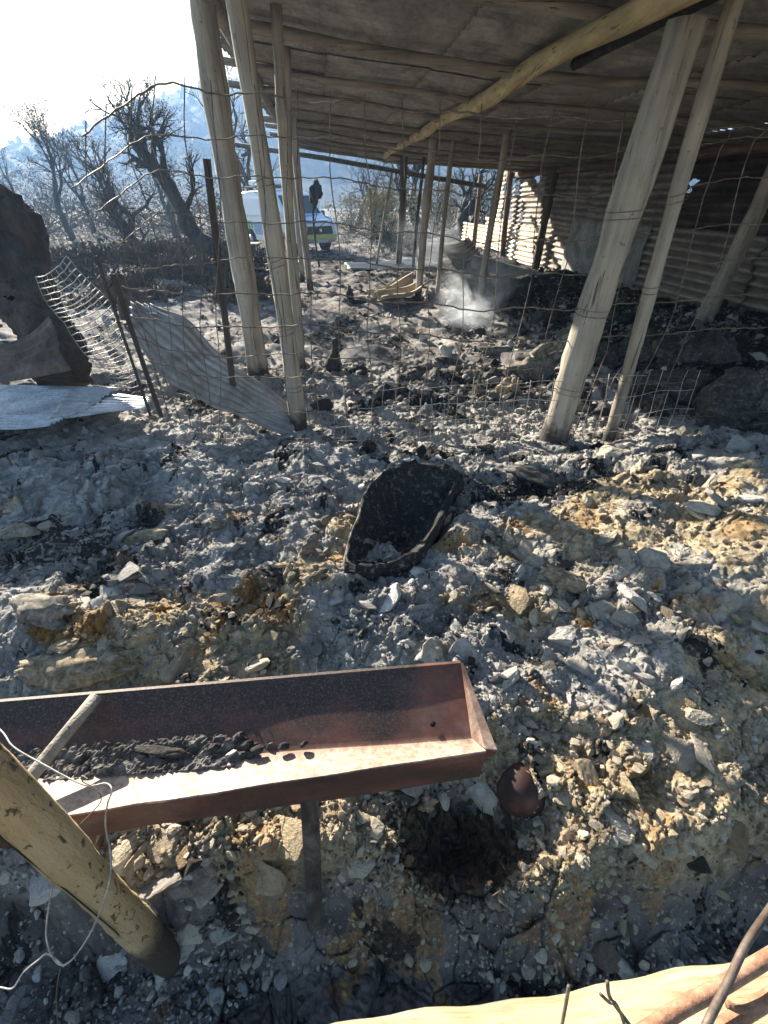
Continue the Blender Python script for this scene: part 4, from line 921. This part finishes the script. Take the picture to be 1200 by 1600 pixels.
XL = [(905, 520, .35, .25, .16), (960, 500, .3, .2, .14), (850, 500, .3, .2, .14), (880, 555, .22, .16, .14), (1010, 545, .3, .25, .2), (1085, 560, .35, .3, .2), (1180, 610, .3, .25, .2), (985, 620, .2, .14, .12), (1030, 640, .22, .14, .11), (900, 640, .12, .09, .08), (800, 470, .4, .2, .16), (760, 450, .35, .2, .12)]
for i, (u, v, a, b, c) in enumerate(XL): lump('burnt_lump', hit(u, v, c*.2), (a, b, c), M['ashrem2' if i % 3 else 'ashrem'], 160+i, rough=.5, fibre=.08, rot=(0, .2*math.sin(i), .7*i), label=XLL[i], cat='lump', grp='sooty lumps in the shade of the shed')
def snag(name, base, top, r0, r1, mat, label, seed, branches=2, cat='stump'):
    r_ = random.Random(seed); base = Vector(base); top = Vector(top); d = top-base; n = 16; pts = []; rad = []
    for i in range(n):
        s = i/(n-1); pts.append(base-d*.08*(1-s)+d*s+Vector((math.sin(s*4+seed), math.cos(s*3+seed), 0))*d.length*.03); rad.append((r0+(r1-r0)*s)*(1+.18*math.sin(s*9+seed)+r_.uniform(-.08, .08)))
    mb = MB().tube(pts, rad, 14, .18, seed=seed)
    for k in range(branches):
        i = r_.randint(n//2, n-2); p = pts[i]; q = p+Vector((r_.uniform(-1, 1), r_.uniform(-.4, .4), r_.uniform(.2, 1))).normalized()*d.length*r_.uniform(.15, .4)
        mb.tube([p, p.lerp(q, .5)+Vector((0, 0, .02)), q], [rad[i]*.5, rad[i]*.35, rad[i]*.12], 8, .15, seed=k)
    o = mb.build(name, mat, None, origin=base); return tag(o, label, cat)
p = hit(548, 470); snag('charred_stump', p, p+Vector((-.02, 0, .26)), .10, .03, M['char'], 'small black stump with two upright prongs on the ash behind the fence', 3, 3)
p = hit(521, 580); snag('charred_stump', p, p+Vector((.03, 0, .36)), .10, .02, M['char'], 'pointed charred stump right of the row of slim posts', 5, 1)
lump('burnt_lump', hit(556, 472, .04), (.22, .1, .06), M['char'], 91, label='low black heap at the foot of the two pronged stump', cat='lump', grp='burnt lumps inside the shed')
p = hit(1120, 660); snag('charred_stump', p-Vector((0, 0, .1)), p+Vector((.12, .1, .42)), .30, .13, M['ashrem2'], 'thick dark burnt stump at the right behind the crest of the heap', 9, 1)
lump('burnt_lump', p+Vector((.3, -.1, .03)), (.35, .25, .12), M['ashrem2'], 92, label='low dark mound at the right foot of the thick burnt stump', cat='lump', grp='burnt lumps inside the shed')
# leaning charred trunk at the left edge
a = at(-10, 300, 4.6); b = at(120, 590, 3.9); pts = lerp_path([at(-60, 365, 5.2), at(-42, 385, 5.1), at(-10, 425, 4.9), at(35, 470, 4.6), at(78, 535, 4.3), at(100, 600, 4.1)], 70)
rad = [.05+.55*math.sin(min(1, (i+.5)/9)*math.pi/2)**.8*(1-.66*ss(14, 46, np.array(float(i))).item()) for i in range(70)]
tk = MB().tube(pts, rad, 40, .10, seed=4); bv = np.array(tk.v); nn_ = fbm(bv[:, 0]*3.2+bv[:, 2]*2, bv[:, 1]*3+bv[:, 2]*2.6, 900, 4)*.045+np.abs(fbm(bv[:, 0]*22, bv[:, 2]*4+bv[:, 1]*9, 910, 3))*.05; bv += np.stack([nn_, nn_*.6, nn_], -1); tk.v = [tuple(q) for q in bv]
tk = tk.build('burnt_stump', M['bark'], None, origin=b); tag(tk, 'thick black charred tree stump leaning at the left edge of the view', 'tree stump')
# burnt out cavity under the trough: rusty plate and hanging charred fibres
cpl = hit(812, 1232, .02); n = NT('burnt_red_plate', .65, .2, .35); g = n.noise(7, 5, .6); M['redplate'] = n.col(n.ramp(g, [(.35, (.012, .009, .008)), (.52, (.045, .02, .016)), (.68, (.12, .05, .036))])); n.bump(n.noise(60), .3, .002)
c = gp(815, 1236, -.052); ax2 = Vector((-.15, -.55, .8)).normalized(); u1 = ax2.cross(Vector((0, 0, 1))).normalized(); u2 = ax2.cross(u1)
V = []; Fc = []
for i in range(13):
    for k in range(36):
        an = 2*math.pi*k/36; rr = .085*i/12*(1+.04*math.sin(an*3)); V.append(c+u1*math.cos(an)*rr*.95+u2*math.sin(an)*rr+ax2*(.045*(1-(i/12)**2)))
for i in range(12):
    for k in range(36): q = i*36+k; w = i*36+(k+1) % 36; Fc.append((q, w, w+36, q+36))
o = mobj('rusty_dish', V, Fc, M['redplate'], None, True, tuple(c), .004); tag(o, 'rounded dark red metal dish half buried under the right end of the trough', 'dish')
mb = MB(); r_ = random.Random(12)
for i in range(60):
    u = r_.uniform(650, 800); v = r_.uniform(1235, 1390); p = hit(u, v, .01); q = p+Vector((r_.uniform(-.015, .015), -r_.uniform(.03, .07), -r_.uniform(.0, .05)))
    mb.tube([p, p.lerp(q, .5)+Vector((r_.uniform(-.01, .01), 0, .0)), q], [.0035, .0028, .001], 5, .2)
fb = mb.build('charred_roots', strip_tex('brown_fibre', (.03, .02, .013), (.09, .055, .03), (.22, .14, .07), 40), None, origin=gp(720, 1270, -.05)); tag(fb, 'brown charred fibres hanging in the hollow under the trough', 'fibres', kind='stuff')
p = hit(665, 1255, .02); lump('ash_slab', p, (.035, .03, .07), M['tanslab'], 33, rot=(.1, .1, 0), rough=.4, label='porous tan slab standing under the trough beside the hollow', cat='slab', grp='slabs on the heap')
def cavecond(x, y, s, r): return (gauss(x, y, .27, .54, .22, .15) > .42)
_ch = [rock_mesh('charcoal', 2, 700+i, .6, 10, .06) for i in range(5)]
for o_ in _ch: o_.data.materials[0] = M['char']
scatter('charcoal_bits', 'broken charcoal pieces filling the hollow under the trough', 3500, _ch, polar(.45, 1.0, 40), .004, .022, 1.6, 12, cavecond, sink=.2)
# bits of twig and straw on the heap
mb = MB(); r_ = random.Random(33)
for i in range(260):
    R = math.exp(r_.uniform(math.log(.5), math.log(3.2))); a = math.radians(r_.uniform(-45, 48)); x, y = R*math.sin(a), R*math.cos(a)
    L = r_.uniform(.01, .045); an = r_.uniform(0, 6.28); z = float(height(x, y)[0])+.006
    p = Vector((x, y, z)); q = p+Vector((math.cos(an)*L, math.sin(an)*L, r_.uniform(-.004, .016))); mb.tube([p, p.lerp(q, .5)+Vector((0, 0, .003)), q], [.0016, .0014, .0006], 5)
o = mb.build('burnt_straw', M['tanslab'], None, origin=(0, 1, .1)); tag(o, 'scattered bits of pale burnt straw and twig on the ash', 'straw', kind='stuff')

# ------------------------------------------------------------------ VAN
vo = Vector((-3.72, 20.0, hz(-3.7, 20))); va = math.radians(-47)
van = empty('parked_van', vo, 'white service van with green chevron stripes and sky reflected on bonnet parked beyond the shed', 'van')
Rv = Matrix.Rotation(va, 3, 'Z')
def vt(x, y, z): return vo+Rv @ Vector((x, y, z))
prof = [(-2.12, .38), (-2.15, .62), (-2.13, 1.1), (-2.06, 1.66), (-1.95, 1.80), (-1.2, 1.86), (-.2, 1.87), (.42, 1.82), (.62, 1.74), (1.22, 1.17), (1.36, 1.10), (1.88, 1.00), (2.06, .88), (2.13, .66), (2.14, .40), (1.95, .30), (1.72, .30), (1.66, .46), (1.5, .62), (1.3, .66), (1.1, .62), (.95, .46), (.9, .28), (-.95, .28), (-1.0, .46), (-1.15, .62), (-1.35, .66), (-1.55, .62), (-1.7, .46), (-1.75, .32)]
def hw(z): return .86-.0*z if z < 1.1 else .86-(z-1.1)*.17
V = []; npf = len(prof)
for s in (-1, 1):
    for (x, z) in prof:
        w = hw(z)*(1-.10*max(0, (x-1.3))/.8-.03*max(0, -x-1.9)/.2); V.append(vt(x, s*w, z))
Fc = [tuple(range(npf)), tuple(range(2*npf-1, npf-1, -1))]+[(i, i+npf, (i+1) % npf+npf, (i+1) % npf) for i in range(npf)]
M['vanwhite'] = plain('van_paint', (.78, .83, .88), .28, .0, .04, spec=.5); M['bonnetsky'] = plain('bonnet_sky_tint', (.16, .30, .60), .22, 0, .05, spec=.6)  # bonnet blue is reflected sky put into the colour
M['glass'] = plain('dark_glass', (.03, .045, .05), .08, 0, .1, spec=.8); M['tyre'] = plain('tyre_rubber', (.02, .02, .02), .8); M['grille'] = plain('grille_plastic', (.045, .06, .06), .6)
M['green'] = plain('chevron_green', (.16, .50, .08), .4, 0, .1); M['yellowg'] = plain('chevron_yellow', (.50, .68, .16), .4, 0, .1); M['blue'] = plain('stripe_blue', (.30, .40, .58), .4)
bo = mobj('body', V, Fc, M['vanwhite'], van, False); m = bo.modifiers.new('bevel', 'BEVEL'); m.width = .05; m.segments = 3; m.limit_method = 'ANGLE'; m.angle_limit = .6
def vquad(name, pts, mat, th=.02, par=None):
    c = sum((Vector(p) for p in pts), Vector())/len(pts); V = [vt(*p) for p in pts]; nrm = (V[1]-V[0]).cross(V[2]-V[0]).normalized(); ref = vt(*c)-vt(0, 0, 1.0)
    if nrm.dot(ref) < 0: nrm = -nrm
    n = len(V); W = [v+nrm*th for v in V]+[v-nrm*th for v in V]
    return mobj(name, W, [tuple(range(n)), tuple(range(2*n-1, n-1, -1))]+[(i, (i+1) % n, (i+1) % n+n, i+n) for i in range(n)], mat, par or van, False)
vquad('windscreen', [(.66, -.66, 1.70), (.66, .66, 1.70), (1.21, .74, 1.18), (1.21, -.74, 1.18)], M['glass'], .015)
vquad('bonnet', [(1.30, -.74, 1.135), (1.30, .74, 1.135), (1.88, .70, 1.01), (2.02, .66, .91), (2.02, -.66, .91), (1.88, -.70, 1.01)], M['bonnetsky'], .02)
vquad('grille', [(2.115, -.52, .82), (2.115, .52, .82), (2.14, .56, .58), (2.14, -.56, .58)], M['grille'], .012)
for s in (-1, 1):
    vquad('headlight', [(2.05, s*.50, .88), (2.04, s*.76, .90), (2.08, s*.78, .72), (2.11, s*.54, .70)], plain('headlight_lens', (.6, .65, .66), .1), .02)
    vquad('side_window', [(.30, s*.81, 1.66), (.60, s*.80, 1.62), (.98, s*.855, 1.18), (.28, s*.868, 1.14)], M['glass'], .012)
    d = vquad('door', [(.22, s*.84, 1.12), (1.02, s*.865, 1.12), (.98, s*.87, .50), (.86, s*.87, .36), (.22, s*.87, .36)], M['vanwhite'], .008)
    vquad('door_handle', [(.30, s*.885, .98), (.45, s*.885, .98), (.45, s*.885, .95), (.30, s*.885, .95)], M['grille'], .01, d)
    for i in range(5):
        x = -2.04+i*.20; vquad('chevron_stripe', [(x, s*.868, .92), (x+.10, s*.868, .92), (x+.20, s*.872, .68), (x+.10, s*.872, .68)], M['green'], .006)
    for i in range(4):
        x = .28+i*.18; vquad('chevron_stripe', [(x, s*.885, .88), (x+.09, s*.885, .88), (x+.19, s*.885, .42), (x+.10, s*.885, .42)], M['yellowg'] if i % 2 else M['green'], .004)
    vquad('side_stripe', [(-1.0, s*.872, .88), (.18, s*.872, .88), (.18, s*.872, .50), (-.92, s*.872, .50)], M['blue'], .004)
    vquad('side_panel', [(-1.95, s*.80, 1.62), (.10, s*.80, 1.62), (.12, s*.86, 1.10), (-2.0, s*.86, 1.10)], M['vanwhite'], .012)
    for x in (1.3, -1.35):
        c = vt(x, s*.78, .31); d = Rv @ Vector((0, 1, 0)); w = MB().tube([c-d*.10, c-d*.08, c+d*.08, c+d*.10], [.27, .31, .31, .27], 28).build('wheel', M['tyre'], van)
        MB().tube([c-d*.112, c+d*.112], [.18, .18], 20).build('rim', plain('rim_metal', (.4, .4, .42), .4, .6), w)
    mi = MB().box(vt(.98, s*1.0, 1.16), (.12, .16, .2), Rv).build('wing_mirror', M['grille'], van, bevel=.03)
vquad('bumper_stripe', [(2.17, -.70, .56), (2.17, .70, .56), (2.17, .70, .46), (2.17, -.70, .46)], M['yellowg'], .02)
vquad('number_plate', [(2.20, -.26, .44), (2.20, .26, .44), (2.20, .26, .33), (2.20, -.26, .33)], plain('plate_white', (.6, .6, .6), .5), .01)
vquad('badge', [(2.15, -.05, .75), (2.15, .05, .75), (2.155, .05, .66), (2.155, -.05, .66)], plain('badge_chrome', (.6, .6, .62), .2, .8), .01)
rk = MB()
for x in (-1.7, -.8, .1): rk.box(vt(x, 0, 1.99), (.05, 1.4, .05), Rv)
for s in (-.66, .66): rk.box(vt(-.8, s, 1.96), (2.1, .05, .05), Rv); 
rk = rk.build('roof_rack', M['grille'], van, False, bevel=.01)
MB().box(vt(-.7, 0, 2.10), (1.6, 1.1, .14), Rv).build('roof_box', M['vanwhite'], van, False, bevel=.03)
# things near the van
p = gp(398, 398); t_ = MB().box((p.x, p.y-1, .42), (.95, .6, .04)); 
for sx_ in (-.4, .4):
    for sy_ in (-.22, .22): t_.box((p.x+sx_, p.y-1+sy_, .2), (.04, .04, .42))
tag(t_.build('low_table', M['walllight'], None, False, origin=(p.x, p.y-1, 0), bevel=.01), 'low pale topped table standing in front of the van', 'table')
p = gp(498, 420); sn_ = snag('burnt_snag', p, at(490, 300, p.y), .03, .02, M['char'], 'black burnt snag with a round head standing in front of the van windscreen', 21, 3)
lump('burnt_head', at(494, 303, p.y), (.18, .16, .28), M['char'], 94, parent=sn_, sub=3, rough=.6)

# ------------------------------------------------------------------ TREES
def tree(name, base, h, seed, label, spread=.9, lean=(0, 0), trunk_r=.16, depth=5, mat='bark', leaves=0, leafmat=None, path=None, grp='burnt trees in the field', twr=.006):
    r_ = random.Random(seed); base = Vector(base); root = empty(name, base, label, 'tree', grp); tb = MB(); cb = MB(); lb_ = MB()
    def leaf(p, k):
        for _ in range(k*3):
            c = p+Vector((r_.gauss(0, .12), r_.gauss(0, .12), r_.gauss(0, .10)))*h/4; s = r_.uniform(.010, .030)*h/4
            d1 = Vector((r_.uniform(-1, 1), r_.uniform(-1, 1), r_.uniform(-1, 1))).normalized()*s; d2 = d1.cross(Vector((r_.uniform(-1, 1), r_.uniform(-1, 1), r_.uniform(-1, 1))).normalized())*.6
            lb_.add([c-d1, c+d2, c+d1, c-d2], [(0, 1, 2, 3)])
    def grow(p, d, L, r, dep):
        n = 5; pts = [p]; q = Vector(p); dd = Vector(d)
        for i in range(n):
            dd = (dd+Vector((r_.gauss(0, .16), r_.gauss(0, .16), r_.gauss(.03, .10)))).normalized(); q = q+dd*L/n; pts.append(Vector(q))
        rr = [r*(1-.4*i/n) for i in range(n+1)]
        (tb if dep >= depth-1 else cb).tube(pts, rr, 10 if dep >= depth-1 else (5 if dep > 1 else 4), .12 if dep >= depth-1 else 0, cap=dep >= depth-1, seed=seed+dep)
        if dep == 0:
            if leaves: leaf(pts[-1], leaves)
            return
        k = r_.choice((2, 3, 3)) if dep > 1 else r_.choice((3, 4))
        for i in range(k):
            a = r_.uniform(0, 6.28); sp = r_.uniform(.35, 1.0)*spread
            s1 = dd.orthogonal().normalized(); s2 = dd.cross(s1); nd = (dd+(s1*math.cos(a)+s2*math.sin(a))*sp+Vector((0, 0, .12))).normalized()
            st = pts[-1] if i else pts[-2]
            grow(st, nd, L*r_.uniform(.6, .85), max(r*.52, twr), dep-1)
        if dep >= 2:
            for _ in range(2):
                a = r_.uniform(0, 6.28); s1 = dd.orthogonal().normalized(); nd = (dd*.4+s1*math.cos(a)+dd.cross(s1)*math.sin(a)).normalized(); grow(pts[r_.randint(1, 4)], nd, L*.5, max(r*.3, twr), max(dep-3, 0))
    if path:
        pp = lerp_path(path, 18); tb.tube(pp, [trunk_r*(1.25-.75*i/17)*(1+.12*math.sin(i*1.7)) for i in range(18)], 14, .14, seed=seed); dr = (pp[-1]-pp[-3]).normalized()
        for q, (k_, dd) in enumerate(((17, dr), (17, dr+Vector((.5, 0, .6))), (16, dr+Vector((-.6, .2, .1))), (13, Vector((.6, 0, .9))), (13, Vector((-.9, .1, .3))), (9, Vector((.8, .2, .8))), (15, Vector((-.1, .3, 1))))): grow(pp[k_], dd.normalized(), h*.20, trunk_r*.42, depth-1-(q > 3))
    else: grow(base-Vector((0, 0, .1)), Vector((lean[0], lean[1], 1)).normalized(), h*.34, trunk_r, depth)
    tb.build('trunk', M[mat], root); cb.build('branches', M[mat], root)
    if leaves: lb_.build('crown', leafmat, root, False)
    return root
def leafm(name, a, b):
    n = NT(name, .8, 0, .2); 
    return n.col(n.ramp(n.noise(3, 4), [(.35, a), (.65, b)]))
LB = leafm('scorched_leaves', (.07, .055, .03), (.18, .13, .07)); LY = leafm('dry_yellow_leaves', (.16, .13, .06), (.34, .28, .14)); LG = leafm('dark_leaves', (.025, .032, .02), (.07, .075, .04)); LD = leafm('singed_leaves', (.06, .045, .032), (.14, .105, .075))
def gx(u, Y): 
    r = ray(u, 310); return r.x/r.y*Y
def tp(u, Y): x = gx(u, Y); return (x, Y, hz(x, Y))
tree('burnt_olive_tree', tp(338, 13), 2.7, 3, 'large burnt olive tree with thick twisted trunk left of the thick shed post', trunk_r=.21, spread=1.15, depth=5, leaves=6, leafmat=LD, path=[at(352, 412, 12.4)-Vector((-.06, 0, .75)), at(352, 412, 12.4), at(325, 385, 12.6), at(300, 362, 12.8), at(282, 325, 13), at(262, 288, 13), at(243, 262, 13), at(225, 240, 13.1)])
tree('burnt_olive_tree', tp(208, 17), 3.3, 5, 'burnt tree with brown leaves left of the large twisted olive', lean=(-.15, 0), trunk_r=.20, leaves=5, leafmat=LD, spread=1.0)
tree('burnt_olive_tree', tp(162, 15.5), 3.0, 8, 'burnt tree with forked black trunk near the left trunk', lean=(.1, 0), trunk_r=.22, leaves=5, leafmat=LD, spread=1.0)
tree('burnt_olive_tree', tp(92, 24), 5.2, 11, 'tall thin burnt tree against the glare at the far left', lean=(.1, 0), trunk_r=.16, leaves=5, leafmat=LD, spread=.7)
tree('burnt_olive_tree', tp(35, 28), 4.4, 12, 'farthest left burnt tree low against the glare', trunk_r=.16, leaves=5, leafmat=LD, spread=.8)
tree('burnt_olive_tree', tp(128, 30), 5.0, 14, 'thin burnt tree behind the forked black trunk', trunk_r=.14, leaves=1, leafmat=LD, spread=.8)
tree('burnt_olive_tree', tp(262, 26), 4.6, 15, 'bare burnt tree half hidden behind the large twisted olive', trunk_r=.18, leaves=1, leafmat=LB, spread=.9)
tree('burnt_olive_tree', tp(418, 24), 6.0, 17, 'bare branching tree standing behind the van', trunk_r=.2, leaves=0, spread=1.0, depth=5)
tree('burnt_olive_tree', tp(590, 25), 3.6, 19, 'small leafless tree right of the van', trunk_r=.16, leaves=1, leafmat=LB, spread=1.1)
tree('burnt_olive_tree', tp(560, 36), 4.2, 23, 'spreading bare tree far behind the small leafless tree', trunk_r=.2, leaves=1, leafmat=LB, spread=1.1)
tree('burnt_olive_tree', tp(735, 24), 3.6, 27, 'black burnt tree behind the torn far end of the sheet wall', trunk_r=.38, mat='char', leaves=1, leafmat=LB, spread=.9, lean=(-.1, 0))
tree('burnt_olive_tree', tp(655, 30), 4.6, 29, 'burnt tree seen between the middle shed posts', trunk_r=.34, mat='char', leaves=1, leafmat=LB, spread=.9)
def bush(u, Y, w, h, mat, seed, label, n=2600, grp='dry bushes beyond the shed'):
    r_ = random.Random(seed); b = Vector(tp(u, Y)); root = empty('dry_bush', b, label, 'bush', grp); mb = MB(); st = MB(); cl_ = [(r_.gauss(0, .45)*w/2, r_.gauss(0, .4)*w/2, r_.uniform(.15, .85)*h, r_.uniform(.12, .3)) for _ in range(22)]
    for i in range(n):
        c = r_.choice(cl_); p = b+Vector((c[0]+r_.gauss(0, c[3])*w*.5, c[1]+r_.gauss(0, c[3])*w*.5, c[2]+r_.gauss(0, c[3])*h*.55))
        if p.z < b.z: continue
        s = r_.uniform(.025, .06); d1 = Vector((r_.uniform(-.6, .6), r_.uniform(-.6, .6), r_.uniform(-.2, 1))).normalized()*s*1.5; d2 = d1.cross(Vector((r_.uniform(-1, 1), r_.uniform(-1, 1), .1)).normalized())*.4; mb.add([p-d1, p+d2, p+d1, p-d2], [(0, 1, 2, 3)])
    for c in cl_: st.tube([b, b+Vector((c[0]*.5, c[1]*.5, c[2]*.6)), b+Vector((c[0], c[1], c[2]+.1*h))], [.03, .02, .006], 5)
    mb.build('foliage', mat, root, False); st.build('stems', M['bark'], root)
blab = ['tallest pale yellow dry bush right of the van', 'pale dry bush behind the tallest yellow one', 'yellow bush between the middle shed posts', 'dark scorched bush at the foot of the middle post', 'low scorched bush at the far left under the glare', 'brown bush between the two left burnt trees', 'wide brown bush behind the large twisted olive', 'pale bush just right of the van bonnet', 'dark bush seen through the torn wall', 'low bush behind the far left tree', 'grey scorched bush left of the van', 'pale bush right of the dark post group']
for i, (u, Y, w, h, m) in enumerate([(583, 24, 2.2, 2.0, LY), (610, 30, 3.0, 2.4, LY), (680, 28, 3.0, 2.6, LY), (620, 19, 1.6, 1.1, LG), (40, 26, 5, 1.5, LD), (185, 30, 5, 1.6, LB), (290, 27, 5, 1.6, LB), (548, 30, 3.2, 1.9, LY), (765, 30, 4, 2.6, LG), (90, 34, 7, 2.2, LG), (345, 30, 4, 1.7, LD), (705, 34, 4, 2.8, LY)]): bush(u, Y, w, h, m, 70+i, blab[i], 2600)
slab_ = ['low burnt scrub just behind the collapsed ladder of wire', 'burnt scrub at the foot of the large twisted olive', 'small burnt scrub left of the thick pale left post', 'burnt scrub under the glare behind the charred stump', 'burnt scrub between the forked tree and the twisted olive', 'burnt scrub behind the dark iron stake', 'broad brown scrub below the hill at the far left', 'broad brown scrub below the hill behind the forked tree', 'broad brown scrub below the hill behind the twisted olive', 'small scrub right of the large twisted olive base']
for i, (u, Y, w, h, m) in enumerate([(150, 9.5, 1.6, .5, LD), (300, 11.5, 1.8, .6, LD), (345, 9.5, 1.0, .4, LD), (70, 12, 2.2, .7, LD), (215, 13.5, 2.4, .7, LB), (320, 16, 2.4, .8, LD), (60, 38, 11, 3.6, LB), (170, 36, 10, 3.2, LB), (270, 34, 9, 3.0, LB), (365, 14, 1.2, .5, LD)]): bush(u, Y, w, h, m, 170+i, slab_[i], 3200, 'burnt scrub in the field')
# dry grass tufts in the field: uncountable
mb = MB(); r_ = random.Random(77)
for i in range(5200):
    Y = r_.uniform(15, 48); u = r_.uniform(-60, 620); x = gx(u, Y); z = hz(x, Y); h = r_.uniform(.05, .22); a = r_.uniform(-.08, .08); s = r_.uniform(.01, .03)
    if abs(x+3.7) < 2.2 and Y < 22: continue
    if Y < 17.6 and x+AX*Y > -1.2: continue
    mb.add([(x-s, Y, z-.02), (x+s, Y+.01, z-.02), (x+a, Y, z+h)], [(0, 1, 2)])
tag(mb.build('dry_grass', LY, None, False, origin=(-8, 30, 0)), 'sparse dry grass standing in the burnt field', 'grass', kind='stuff')

# ------------------------------------------------------------------ HILLS
def hill():
    prof = [(-700, 6), (-420, 9), (-280, 10), (-190, 18), (-150, 28), (-120, 37), (-95, 44), (-70, 48), (-40, 48), (0, 39), (60, 34), (140, 30), (300, 24), (600, 14)]
    nx, ny = 520, 60; V = []; X = np.linspace(-600, 600, nx)
    H = np.interp(X, [p[0] for p in prof], [p[1] for p in prof])+1.5*fbm(X*.02, X*0, 700, 4)
    for j in range(ny):
        s = j/(ny-1); y = 130+170*s
        n1 = fbm(X*.03, X*0+y*.03, 710, 4)*2.2*s; bump_ = np.abs(fbm(X*.35, X*0+y*.35, 720, 3))*2.4*ss(0, .3, np.array(s)).item()
        z = -1.2+(H+1)*(ss(0, 1, np.array(s)).item()*.75+.25*s)+n1*(1-s*.6)+bump_
        V += [(float(a), y, float(b)) for a, b in zip(X*(1+.0*s), z)]
    Fc = [(j*nx+i, j*nx+i+1, (j+1)*nx+i+1, (j+1)*nx+i) for j in range(ny-1) for i in range(nx-1)]
    n = NT('hill_cover', .95, 0, .1); g = n.noise(.12, 8, .7); g2 = n.noise(1.1, 5, .7); c = n.mix(.5, n.ramp(g, [(.35, (.018, .022, .016)), (.5, (.035, .037, .027)), (.68, (.07, .065, .05))]), n.ramp(g2, [(.3, (.5, .5, .5)), (.7, (1.4, 1.4, 1.4))]), 'MULTIPLY')
    n.bump(g2, .8, .6)
    o = mobj('hills', V, Fc, n.col(c)); tag(o, kind='structure')
    # wood on the crest, far off
    mb = MB(); r_ = random.Random(5)
    for i in range(1500):
        x = r_.uniform(-260, 160); s = r_.choice((1, 1, r_.uniform(.3, 1))); k = int((x+600)/1200*(nx-1)); j = int(s*(ny-1)); vx, vy, vz = V[j*nx+k]; hh = r_.uniform(1.2, 3.4); w = r_.uniform(.7, 1.6)
        pts = [(vx, vy, vz-.5), (vx, vy, vz+hh*.3), (vx+r_.uniform(-.3, .3), vy, vz+hh*.7), (vx, vy, vz+hh)]; mb.tube(pts, [w*.6, w, w*.7, .15], 6, .35, seed=i)
    m_ = mb.build('hill_wood', leafm('far_wood_leaves', (.02, .028, .015), (.05, .055, .03)), None, origin=(-60, 300, 30)); tag(m_, 'far off scrub and trees along the hill crest', 'wood', kind='stuff')
hill()

# ------------------------------------------------------------------ SMOKE rising from embers, and the haze
def smoke(c, r, dens, label, seed):
    m = bpy.data.materials.new('smoke'); m.use_nodes = True; t = m.node_tree; t.nodes.clear(); o = t.nodes.new('ShaderNodeOutputMaterial'); v = t.nodes.new('ShaderNodeVolumePrincipled')
    v.inputs['Color'].default_value = (.8, .86, .95, 1); v.inputs['Anisotropy'].default_value = .35
    tc = t.nodes.new('ShaderNodeTexCoord'); nz = t.nodes.new('ShaderNodeTexNoise'); nz.inputs['Scale'].default_value = 2.2; nz.inputs['Detail'].default_value = 3; nz.inputs['Distortion'].default_value = 1.0
    ln_ = t.nodes.new('ShaderNodeVectorMath'); ln_.operation = 'LENGTH'; t.links.new(tc.outputs['Object'], ln_.inputs[0])
    a = t.nodes.new('ShaderNodeMapRange'); a.interpolation_type = 'SMOOTHERSTEP'; a.inputs[1].default_value = .0; a.inputs[2].default_value = .95; a.inputs[3].default_value = 1; a.inputs[4].default_value = 0; t.links.new(ln_.outputs['Value'], a.inputs[0])
    b = t.nodes.new('ShaderNodeMapRange'); b.inputs[1].default_value = .44; b.inputs[2].default_value = .74; t.links.new(tc.outputs['Object'], nz.inputs['Vector']); t.links.new(nz.outputs['Fac'], b.inputs[0])
    mu = t.nodes.new('ShaderNodeMath'); mu.operation = 'MULTIPLY'; t.links.new(a.outputs[0], mu.inputs[0]); t.links.new(b.outputs[0], mu.inputs[1])
    m2 = t.nodes.new('ShaderNodeMath'); m2.operation = 'MULTIPLY'; m2.inputs[1].default_value = dens; t.links.new(mu.outputs[0], m2.inputs[0]); t.links.new(m2.outputs[0], v.inputs['Density']); t.links.new(v.outputs[0], o.inputs['Volume'])
    bm = bmesh.new(); bmesh.ops.create_icosphere(bm, subdivisions=3, radius=1); me = bpy.data.meshes.new('smoke'); bm.to_mesh(me); bm.free(); me.materials.append(m)
    ob = bpy.data.objects.new('smoke', me); COL.objects.link(ob); ob.location = c; ob.scale = r; ob.rotation_euler = (0, 0, seed); tag(ob, label, 'smoke', kind='stuff')
p = hit(752, 505); smoke(p+Vector((-.1, 0, .38)), (1.15, .8, .85), 4.5, 'puff of smoke rising from the dark debris in the middle of the shed', 1)
p = hit(660, 420); smoke(p+Vector((.2, 0, .7)), (2.4, 1.6, 1.1), .35, 'thin smoke drifting round the far middle posts', 2)
hm = bpy.data.materials.new('haze'); hm.use_nodes = True; t = hm.node_tree; t.nodes.clear(); o = t.nodes.new('ShaderNodeOutputMaterial'); v = t.nodes.new('ShaderNodeVolumePrincipled')
v.inputs['Color'].default_value = (.36, .60, 1.0, 1); v.inputs['Density'].default_value = .0015; v.inputs['Anisotropy'].default_value = .25; t.links.new(v.outputs[0], o.inputs['Volume'])
hb = MB().box((0, 150, 21.5), (1300, 500, 51)).build('haze', hm, None, False); hb.location = (0, 0, 0); tag(hb, kind='stuff', label='thin blue smoky haze filling the air', cat='haze')
